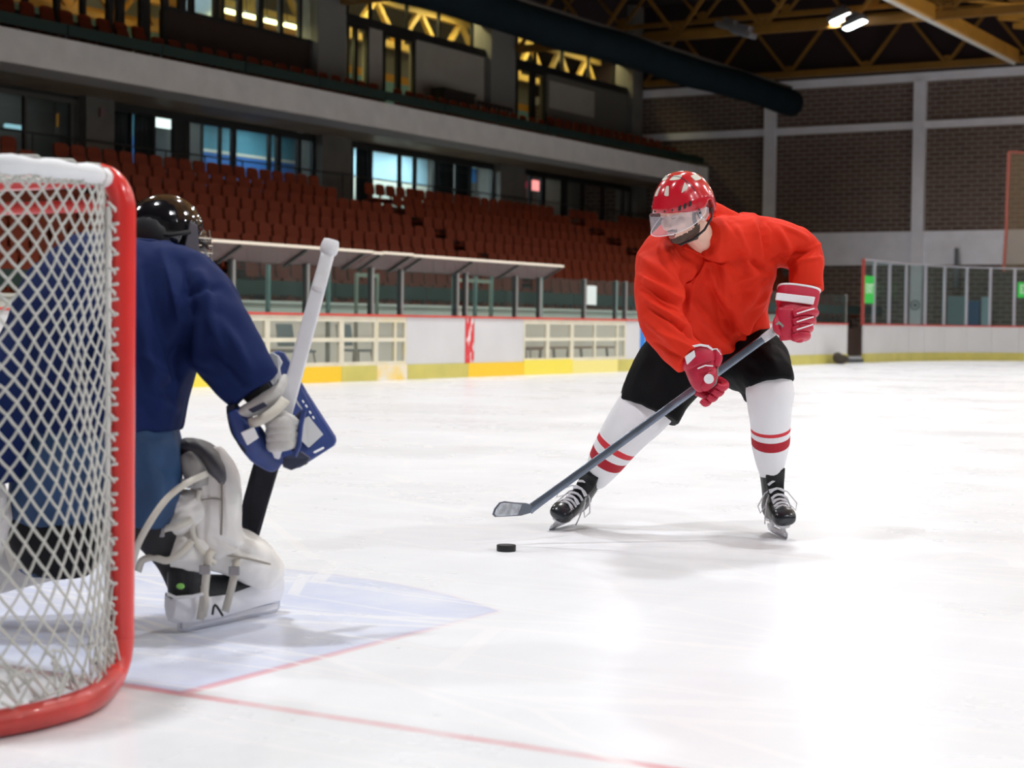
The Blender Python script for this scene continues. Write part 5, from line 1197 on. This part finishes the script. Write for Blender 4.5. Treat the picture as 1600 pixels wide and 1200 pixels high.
# ================================================================== GOALKEEPER
M_navy = mat('jersey_navy', (0.009, 0.020, 0.088), 0.8, var=0.08, vscale=5, bump=0.1, bscale=500, spec=.12)
M_pants = mat('pants_blue', (0.018, 0.062, 0.155), 0.7, var=0.2, vscale=7, bump=0.12, bscale=300)
M_padw = mat('leg_pad_white', (0.84, 0.82, 0.78), 0.5, var=0.12, vscale=7, bump=.15, bscale=30); M_padg = mat('leg_pad_grey', (0.10, 0.10, 0.11), 0.5, var=.2, vscale=9)
M_strap = mat('strap_cream', (0.66, 0.63, 0.55), 0.6); M_mask = mat('mask_black', (0.006, 0.006, 0.008), 0.12, coat=.8)
gk_base = on_z(300, 985); gk_base.z = 0
keeper = thing('person', 'goalkeeper in navy jersey and black mask crouching with back to view', 'person', tuple(gk_base))
def gput(mb, name, m, vox, sm, folds=None, wob=0, ws=8, seed=0, par=None):
    me = fuse(mb, name, vox, sm)
    if folds or wob: crease(me, folds or [], wob, ws, seed)
    shift_mesh(me, root_of(par or keeper)); return put(name, me, m, par or keeper, 'all')
# body core: one skin under the kit
b = MB()
b.limb([(245, 375, 5.28, 26, .06), (225, 410, 5.2, 45, .09), (185, 470, 5.06, 95, .14), (165, 560, 5.0, 105, .15), (160, 660, 4.98, 100, .14), (160, 720, 4.98, 95, .14)])
b.limb([(262, 365, 5.30, 38, .08), (258, 395, 5.28, 30, .065)])
b.limb([(270, 440, 5.08, 40, .09), (330, 530, 4.95, 34, .075), (400, 610, 4.93, 24, .055), (440, 670, 4.93, 18, .04)])
b.limb([(110, 460, 5.05, 38, .09), (50, 560, 4.95, 34, .075), (-30, 660, 4.90, 26, .055)])
b.limb([(205, 690, 4.97, 52, .11), (226, 800, 4.95, 40, .09), (270, 870, 5.05, 28, .07), (290, 940, 5.12, 18, .05)])
b.limb([(120, 700, 4.97, 52, .11), (95, 800, 5.05, 40, .09), (60, 860, 5.15, 30, .07), (-40, 885, 5.15, 24, .06)])
gput(b, 'body', mat('undersuit', (.012, .012, .014), .8), .012, 3)
# jersey
j = MB()
j.limb([(158, 676, 4.97, 128, .19), (158, 630, 4.97, 136, .20), (160, 570, 4.98, 148, .215), (168, 510, 5.0, 150, .225), (180, 468, 5.05, 132, .21), (192, 440, 5.12, 100, .17), (202, 420, 5.16, 62, .12)], seg=32, ex=.92)
j.limb([(240, 430, 5.10, 60, .15), (288, 455, 5.04, 64, .15), (326, 500, 4.98, 60, .14), (358, 550, 4.94, 56, .13), (388, 588, 4.92, 50, .115), (403, 608, 4.92, 47, .10)], seg=26, ex=.95)
j.limb([(130, 445, 5.08, 58, .14), (88, 490, 5.0, 58, .14), (55, 560, 4.94, 62, .135), (22, 630, 4.90, 62, .12), (0, 700, 4.88, 52, .1), (-15, 740, 4.88, 42, .09)], seg=26)
gj = gput(j, 'jersey', M_navy, .011, 4, [((250, 395), (285, 500), 10.2, 0.0252), ((285, 410), (300, 490), 7.6, -0.0216), ((310, 430), (330, 480), 7.6, 0.0180), ((230, 420), (270, 560), 11.0, -0.0288), ((300, 480), (270, 600), 10.2, -0.0324), ((320, 470), (350, 560), 8.5, 0.0216), ((345, 500), (390, 580), 8.5, 0.0216), ((330, 540), (380, 600), 7.6, -0.0216), ((225, 560), (275, 600), 9.3, 0.0234), ((215, 610), (280, 640), 8.5, 0.0216), ((220, 500), (250, 640), 10.2, 0.0180), ((300, 560), (340, 590), 7.6, 0.0180), ((130, 430), (100, 520), 10.2, 0.0252), ((160, 480), (120, 600), 10.2, -0.0252), ((80, 540), (60, 620), 10.2, 0.0216), ((180, 540), (200, 640), 10.2, 0.0216), ((290, 460), (345, 450), 6.0, -0.0126)], .016, 5.5, 5)
mb = MB(); mb.tube([A(205, 378, 5.03), A(240, 380, 5.06), A(280, 392, 5.12), A(300, 402, 5.2)], .012, 8); build(mb, 'collar', M_navy, gj, True)
# pants
p_ = MB()
p_.limb([(160, 650, 4.98, 118, .18), (160, 700, 4.98, 120, .185), (158, 735, 4.98, 108, .17)], seg=28)
p_.limb([(212, 690, 4.97, 70, .15), (222, 740, 4.95, 63, .145), (224, 785, 4.94, 55, .135), (218, 818, 4.94, 42, .12)], seg=24, ex=.9)
p_.limb([(110, 690, 4.98, 74, .15), (96, 760, 5.02, 80, .145), (86, 835, 5.08, 76, .13), (84, 872, 5.12, 60, .11)], seg=24, ex=.9)
kb2 = MB(); kb2.limb([(90, 810, 4.97, 70, .06), (88, 845, 4.99, 76, .07), (90, 880, 5.04, 60, .07)], seg=20, ex=.85); gput(kb2, 'dark_leg_form', mat('leg_form_black', (.008, .008, .010), .7, spec=.2), .01, 2)  # black form added to make the lower left leg dark
gput(p_, 'pants', M_pants, .011, 3, [((215, 690), (280, 700), 8, .008), ((220, 720), (275, 740), 9, -.010), ((230, 700), (250, 800), 10, .010), ((265, 700), (262, 780), 8, -.008)], .010, 6, 2)
# mask
gf = camdir(.72, -.12, -.50); gu = CU - gf*CU.dot(gf); gu.normalize(); gl_ = gu.cross(gf).normalized(); GC = A(264, 366, 5.26)
gu = Matrix.Rotation(math.radians(-10), 3, gl_) @ gu; gf = gl_.cross(gu)
def G(x, y, z): return GC + gf*x + gl_*y + gu*z
k_ = MB(); k_.ell(G(-.012, 0, .012), gf*.118, gl_*.098, gu*.108, 28, 18); k_.ell(G(.06, 0, -.04), gf*.062, gl_*.082, gu*.075, 24, 14); k_.ell(G(.075, 0, -.085), gf*.045, gl_*.055, gu*.04, 20, 12)
mk = gput(k_, 'mask', M_mask, .005, 3)
mb = MB(); mb.ell(G(-.055, 0, -.01), gf*.082, gl_*.094, gu*.098, 24, 14); build(mb, 'back_plate', mat('plate_matt', (.012, .013, .016), .45), mk, 'all')
for s in (-1, 1):
    mb = MB(); mb.prism([G(.02, s*.104, .03), G(.045, s*.102, .02), G(.05, s*.098, -.06), G(.02, s*.098, -.085), G(.0, s*.1, -.05)], gl_*s*.006); build(mb, 'ear_vent', mat('vent_grey', (.10, .09, .11), .5), mk, bevel=.006)
    mb = MB(); mb.tube([G(-.10, s*.05, .0), G(-.04, s*.102, -.01), G(.02, s*.108, .0)], .007, 8); build(mb, 'strap', M_hdark, mk, True)
for r_ in range(5):
    mb = MB(); z = -.015 - .022*r_; mb.tube([G(.055, -.085, z), G(.115, -.05, z), G(.13, 0, z - .004), G(.115, .05, z), G(.055, .085, z)], .003, 6); build(mb, 'cage_bar', mat('cage_steel', (.5, .48, .42), .25, .9), mk, True)
for y in (-.045, -.015, .015, .045):
    mb = MB(); mb.tube([G(.11, y, .01), G(.125 - abs(y)*.2, y, -.05), G(.118 - abs(y)*.3, y, -.11)], .003, 6); build(mb, 'cage_bar', mat('cage_steel', (.5, .48, .42), .25, .9), mk, True)
# near leg pad
def strap(pts_, wd=.014, par=None, name='strap', m=None):
    P = [A(*p) for p in pts_]; P = smooth_path(P, 4); mb = MB(); rs = []
    for i, p in enumerate(P):
        t = (P[min(i+1, len(P)-1)] - P[max(i-1, 0)]).normalized(); s = t.cross(FW).normalized(); d = s.cross(t)
        rs.append([p + s*wd + d*.003, p - s*wd + d*.003, p - s*wd - d*.003, p + s*wd - d*.003])
    mb.rings(rs); return build(mb, name, m or M_strap, par, 'all')
lp = MB()
lp.limb([(318, 712, 5.06, 30, .07), (334, 745, 5.05, 38, .085), (338, 785, 5.05, 38, .09), (334, 825, 5.06, 42, .09), (338, 850, 5.08, 44, .09)], seg=24, ex=.75)
lp.limb([(316, 842, 5.08, 42, .09), (350, 856, 5.13, 38, .09), (385, 870, 5.19, 36, .085), (406, 882, 5.24, 33, .08), (418, 890, 5.28, 25, .065)], seg=24, ex=.75)
pad1 = gput(lp, 'leg_pad', M_padw, .008, 3, [((322, 760), (318, 850), 4, -.010), ((345, 745), (350, 830), 3, -.008), ((330, 838), (425, 880), 5, -.010), ((310, 780), (345, 782), 3, -.006)], .004, 12, 4)
c_ = MB(); c_.limb([(250, 815, 5.0, 32, .07), (280, 800, 5.0, 36, .08), (312, 790, 5.02, 26, .07)], seg=20, ex=.85); gput(c_, 'calf_wing', M_padw, .008, 3, [((240, 815), (310, 790), 3, -.008)], .004, 14, 6, pad1)
c_ = MB(); c_.limb([(252, 852, 5.02, 26, .06), (285, 858, 5.02, 34, .075), (318, 862, 5.04, 32, .07)], seg=20, ex=.85); gput(c_, 'calf_wing', M_padw, .008, 3, [((255, 880), (320, 885), 3, -.006)], .004, 14, 7, pad1)
c_ = MB(); c_.limb([(288, 698, 5.05, 14, .07), (316, 706, 5.04, 18, .085), (340, 728, 5.04, 17, .09), (352, 746, 5.05, 9, .08)], seg=20, ex=.8); gput(c_, 'knee_roll', M_padg, .007, 2, None, .004, 14, 8, pad1)
c_ = MB(); c_.limb([(292, 712, 4.98, 14, .04), (306, 735, 4.97, 20, .05), (310, 760, 4.97, 16, .05)], seg=16, ex=.8); gput(c_, 'knee_wrap', mat('wrap_grey', (.36, .35, .33), .7, var=.2, vscale=12), .007, 2, None, .004, 14, 9, pad1)
strap([(206, 885, 4.86), (216, 850, 4.79), (238, 810, 4.77), (262, 778, 4.79), (290, 756, 4.83), (324, 740, 4.93)], .009, pad1)
strap([(232, 855, 4.95), (240, 838, 4.92), (258, 826, 4.91), (280, 822, 4.90), (300, 812, 4.93)], .010, pad1)
strap([(216, 892, 4.98), (222, 876, 4.95), (240, 871, 4.94), (262, 876, 4.93), (285, 862, 4.93), (300, 845, 4.95)], .010, pad1)
strap([(313, 968, 5.0), (319, 930, 4.97), (322, 900, 4.96), (326, 870, 4.96), (334, 858, 5.0)], .011, pad1)
strap([(352, 955, 5.06), (360, 925, 5.03), (366, 898, 5.02), (370, 872, 5.06)], .011, pad1)
for x, y, z in ((320, 890, 4.945), (366, 892, 5.01), (292, 755, 4.91), (248, 832, 4.905)):
    mb = MB(); c = A(x, y, z); mb.obox(c, CR*.016, CU*.013, FW*.004); build(mb, 'buckle', mat('buckle_grey', (.35, .35, .36), .4, .5), pad1, bevel=.003)
M_seam = mat('pad_seam', (.30, .27, .23), .7)
def piping(pts_, r, m, name): mb = MB(); mb.tube(smooth_path([A(*q) for q in pts_], 4), r, 8); build(mb, name, m, pad1, True)
piping([(312, 766, 4.955), (305, 795, 4.955), (301, 832, 4.96), (314, 862, 4.965), (336, 880, 4.99)], .008, M_strap, 'piping')
piping([(346, 748, 4.968), (347, 790, 4.962), (346, 836, 4.972)], .0028, M_seam, 'seam')
piping([(322, 862, 4.99), (360, 868, 5.03), (400, 876, 5.10), (430, 884, 5.19)], .0032, M_seam, 'seam')
piping([(318, 842, 4.985), (350, 840, 5.03), (392, 852, 5.11)], .0030, M_seam, 'seam')
piping([(312, 782, 4.957), (330, 779, 4.957), (346, 781, 4.963)], .0025, M_seam, 'seam')
# keeper's skate
kb = on_z(282, 989); kt = on_z(430, 957); kf = (kt - kb); kL = kf.length; kf.normalize(); ku = Vector((0, 0, 1)); kl = ku.cross(kf).normalized()
def Kp(x, y, z): return kb + kf*x + kl*y + ku*z
bt_ = MB(); bt_.loft([Kp(-.02, 0, .12), Kp(.03, 0, .11), Kp(.12, 0, .105), Kp(.22, 0, .10), Kp(kL - .01, 0, .095)], [.05, .06, .05, .042, .03], [.03, .042, .042, .046, .03], None, 20, .85, 3, depthdir=kl); bt_.loft([Kp(.02, 0, .1), Kp(.015, 0, .18), Kp(.03, 0, .24)], [.055, .055, .055], [.042, .04, .042], None, 18, .9, 3, depthdir=kl)
sk2 = gput(bt_, 'skate', M_blk, .006, 3)
mb = MB(); cw = []
for x, z0, z1, wd in ((-.045, .05, .11, .02), (-.02, .035, .115, .04), (.05, .03, .10, .047), (.16, .03, .095, .047), (.26, .035, .105, .046), (kL, .04, .11, .034), (kL + .02, .06, .10, .014)):
    cw.append([Kp(x, wd, z1), Kp(x, wd*1.05, (z0 + z1)/2), Kp(x, wd*.7, z0), Kp(x, 0, z0 - .005), Kp(x, -wd*.7, z0), Kp(x, -wd*1.05, (z0 + z1)/2), Kp(x, -wd, z1), Kp(x, -wd*.8, z1 - .002), Kp(x, 0, z1 - .01), Kp(x, wd*.8, z1 - .002)])
mb.rings(cw); build(mb, 'cowling', M_holder, sk2, 'all', bevel=.003)
mb = MB(); mb.prism([Kp(-.01, -.003, .035), Kp(-.01, -.003, .006), Kp(.01, -.003, 0), Kp(kL, -.003, 0), Kp(kL + .02, -.003, .012), Kp(kL + .02, -.003, .035)], kl*.006); build(mb, 'blade', M_steel, sk2)
mb = MB(); mb.prism([Kp(.0, -.009, .03), Kp(.0, -.009, .012), Kp(kL, -.009, .012), Kp(kL, -.009, .03)], kl*.018); build(mb, 'runner', M_holder, sk2, bevel=.002)
strap([(318, 962, 5.0), (322, 940, 4.965), (318, 915, 4.97)], .009, sk2); strap([(332, 960, 5.0), (336, 945, 4.99), (348, 962, 5.02)], .003, sk2, 'lace', M_hdark)
mb = MB(); mb.ell(A(282, 916, 4.965), CR*.012, CU*.009, FW*.004, 12, 8); build(mb, 'green_badge', mat('badge_green', (.25, .6, .12), .4), sk2, True)
mb = MB(); mb.tube([A(262, 928, 4.97), A(275, 934, 4.955), A(300, 932, 4.955), A(318, 928, 4.965)], .005, 8); build(mb, 'white_flash', M_glovew, sk2, True)
# far leg pad, lying across the crease
fp = MB(); fp.limb([(-70, 905, 5.12, 42, .09), (0, 884, 5.16, 42, .095), (80, 866, 5.2, 40, .095), (140, 852, 5.24, 32, .085), (178, 842, 5.28, 20, .06)], seg=24, ex=.7)
pad2 = gput(fp, 'leg_pad', M_padw, .01, 3, [((0, 875), (150, 845), 4, -.008)], .004, 12, 14)
strap([(40, 790, 5.0), (70, 835, 4.98), (105, 860, 5.0), (130, 865, 5.05)], .016, pad2); strap([(-5, 820, 5.0), (12, 850, 4.98), (26, 890, 5.0)], .016, pad2)
kb_ = MB(); kb_.limb([(10, 770, 5.0, 26, .07), (18, 805, 5.02, 30, .08), (12, 838, 5.06, 26, .07)], seg=18, ex=.85); gput(kb_, 'knee_wrap', M_padw, .009, 3, None, .004, 12, 15, pad2)
# catching glove at the left edge
cg_ = MB(); cg_.limb([(-35, 745, 4.88, 36, .06), (-30, 780, 4.9, 42, .06), (-22, 815, 4.92, 32, .05)], seg=18, ex=.85); cgo = gput(cg_, 'catching_glove', M_padw, .009, 2, None, .004, 10, 16)
# blocker: board, cuff, fingers round the stick
bk1 = [(424, 551, 4.99), (434, 547, 5.0), (443, 551, 5.01), (452, 566, 5.03), (478, 612, 5.07), (523, 682, 5.12), (525, 690, 5.12), (521, 697, 5.11), (468, 731, 5.03), (452, 733, 5.0), (436, 722, 4.99), (428, 690, 4.98), (420, 640, 4.97), (416, 590, 4.97), (416, 562, 4.98)]
M_blkr = mat('blocker_blue', (.022, .05, .21), .42, var=.12, vscale=12); M_blkd = mat('blocker_navy', (.015, .02, .05), .6); M_bgrey = mat('blocker_grey', (.55, .56, .58), .5)
mb = MB(); mb.prism([A(*p) for p in bk1], FW*.035); blk = build(mb, 'blocker', M_blkr, keeper, bevel=.006)
def plate(name, pp, m, th=.006, par=None): 
    mb = MB(); mb.prism([A(*p) for p in pp], FW*th); return build(mb, name, m, par or blk, bevel=.002)
plate('grey_patch', [(474, 655, 5.035), (482, 650, 5.045), (505, 679, 5.08), (482, 700, 5.04), (470, 688, 5.02)], M_bgrey)
plate('edge_stripe', [(456, 620, 5.02), (459, 618, 5.02), (474, 641, 5.05), (471, 643, 5.05)], M_bgrey)
for x, y in ((471, 626), (476, 633), (482, 643), (487, 651)): plate('white_mark', [(x, y, 5.03 + (x - 471)*.0015), (x + 2, y - 1.5, 5.035 + (x - 471)*.0015), (x + 5, y + 3, 5.04 + (x - 471)*.0015), (x + 3, y + 4.5, 5.035 + (x - 471)*.0015)], M_glovew)
plate('white_mark', [(489, 706, 5.035), (505, 698, 5.06), (507, 701, 5.06), (491, 709, 5.035)], M_glovew)
plate('edge_roll', [(417, 556, 4.955), (425, 551, 4.955), (434, 556, 4.96), (440, 566, 4.975), (436, 575, 4.97), (440, 600, 4.985), (428, 605, 4.97), (418, 590, 4.955)], M_bgrey, .03)
cf = MB(); cf.limb([(368, 640, 4.90, 13, .05), (382, 668, 4.90, 20, .055), (404, 700, 4.92, 22, .055), (430, 722, 4.95, 16, .05)], seg=18, ex=.8); gput(cf, 'palm_guard', M_blkr, .006, 2, None, .003, 14, 20, blk)
cf = MB(); cf.limb([(362, 632, 4.895, 9, .03), (372, 668, 4.89, 13, .035), (392, 702, 4.90, 12, .035)], seg=14, ex=.8); gput(cf, 'dark_lining', M_blkd, .006, 2, None, .003, 14, 21, blk)
cf = MB(); cf.limb([(378, 646, 4.91, 8, .045), (404, 634, 4.885, 13, .055), (430, 616, 4.90, 12, .05), (442, 600, 4.94, 8, .04)], seg=18, ex=.8); gput(cf, 'cuff', mat('cuff_grey', (.55, .54, .52), .6, var=.1, vscale=15), .006, 2, None, .003, 14, 22, blk)
plate('logo_tag', [(387, 640, 4.80), (412, 628, 4.80), (418, 634, 4.80), (395, 646, 4.80)], M_blkd)
strap([(390, 662, 4.84), (410, 655, 4.82), (432, 640, 4.83), (446, 624, 4.86)], .014, blk); plate('buckle', [(376, 676, 4.82), (396, 667, 4.82), (404, 684, 4.83), (386, 696, 4.83)], M_glovew, .01)
plate('finger_guard', [(456, 655, 4.86), (470, 640, 4.88), (474, 645, 4.88), (468, 690, 4.87), (460, 712, 4.86), (454, 700, 4.855)], M_blkd, .03); 
mb = MB(); mb.tube([A(475, 642, 4.87), A(470, 665, 4.86), A(467, 695, 4.85), (A(460, 713, 4.85))], .007, 8); build(mb, 'guard_trim', M_blkr, blk, True)
plate('lower_lip', [(440, 716, 4.93), (470, 706, 4.94), (484, 716, 4.96), (478, 726, 4.96), (455, 735, 4.94), (442, 730, 4.92)], M_blkd, .03)
for k in range(4):
    y = 664 + 11*k; x = 428 + k*0.5; finger(blk, [A(x - 4, y - 4, 4.93), A(x - 2, y - 1, 4.86), A(x + 12, y - 3, 4.84), A(x + 25, y - 6, 4.86), A(x + 29, y - 5, 4.91)], [.018, .020, .020, .019, .015], mat('keeper_finger', (.58, .57, .55), .65, var=.12, vscale=20))
finger(blk, [A(422, 640, 4.90), A(434, 648, 4.86), A(450, 656, 4.85), A(462, 662, 4.87)], [.018, .019, .018, .014], mat('keeper_finger', (.58, .57, .55), .65), 'thumb')
# goal stick
k0, k1, k2 = A(517, 379, 5.00), A(440, 662, 4.90), A(425, 712, 4.905)
gs = thing('goalie_stick', 'white goalie stick with black paddle held upright by the goalkeeper', 'hockey stick', tuple(A(378, 850, 5.0)))
M_tape = mat('tape_white', (.78, .78, .80), .6, var=.08, vscale=20)
mb = MB(); mb.loft([k0, k0.lerp(k1, .3), k1, k2], [.0175, .0205, .0225, .023], [.0135, .0135, .0135, .0135], None, 16, .5, 4); build(mb, 'shaft', mat('shaft_white', (.74, .74, .78), .4, var=.05, vscale=8), gs, 'all')
kd = (k1 - k0).normalized(); mb = MB(); mb.loft([k0 - kd*.006, k0 + kd*.01, k0 + kd*.028, k0 + kd*.036], [.022, .026, .025, .019], [.018, .021, .020, .016], None, 18, .8, 3); knob = build(mb, 'knob', M_tape, gs, 'all')
mb = MB(); mb.loft([k0 + kd*.036, k0 + kd*.09, k0 + kd*.15], [.0195, .0195, .0195], [.015, .0145, .0145], None, 16, .6, 3); build(mb, 'grip_tape', M_tape, gs, 'all')
ct = k0 - kd*.0075; mb = MB(); mb.loft([ct, ct + kd*.004], [.011, .010], [.007, .006], None, 12, .7, 2); build(mb, 'knob_end', mat('wood_brown', (.12, .04, .03), .6), knob, 'all')
pp = [(402, 704, 4.955), (437, 710, 4.955), (434, 735, 5.02), (419, 785, 5.17), (402, 845, 5.34), (380, 905, 5.5), (345, 905, 5.5), (366, 845, 5.34), (376, 800, 5.21), (379, 782, 5.16), (392, 735, 5.02)]
mb = MB(); mb.prism([A(*p) for p in pp], FW*.022); build(mb, 'paddle', mat('paddle_black', (.005, .005, .009), .7, spec=.15, var=.2, vscale=20), gs, bevel=.005)
b0 = on_z(352, 935); mb = MB(); mb.prism([A(345, 900, 5.5), A(380, 900, 5.5), A(405, 915, 5.55), A(402, 932, 5.6), A(350, 938, 5.57)], FW*.02); build(mb, 'blade', mat('paddle_black', (.010, .010, .016), .5), gs, bevel=.004)

# ================================================================== PUCK
pc = on_z(791, 861); mb = MB(); rs = []
for z, r in ((0.0005, .0365), (.0025, .038), (.0225, .038), (.025, .0365), (.0252, .001)): rs.append([pc + Vector((r*math.cos(2*PI*k/40), r*math.sin(2*PI*k/40), z)) for k in range(40)])
mb.rings(rs); me = mb.mesh('puck'); shift_mesh(me, pc); o = put('puck', me, mat('puck_rubber', (.008, .008, .010), .5, bump=.3, bscale=400), smooth=True, loc=pc)
tag(o, 'black rubber hockey puck lying on the ice', 'puck')
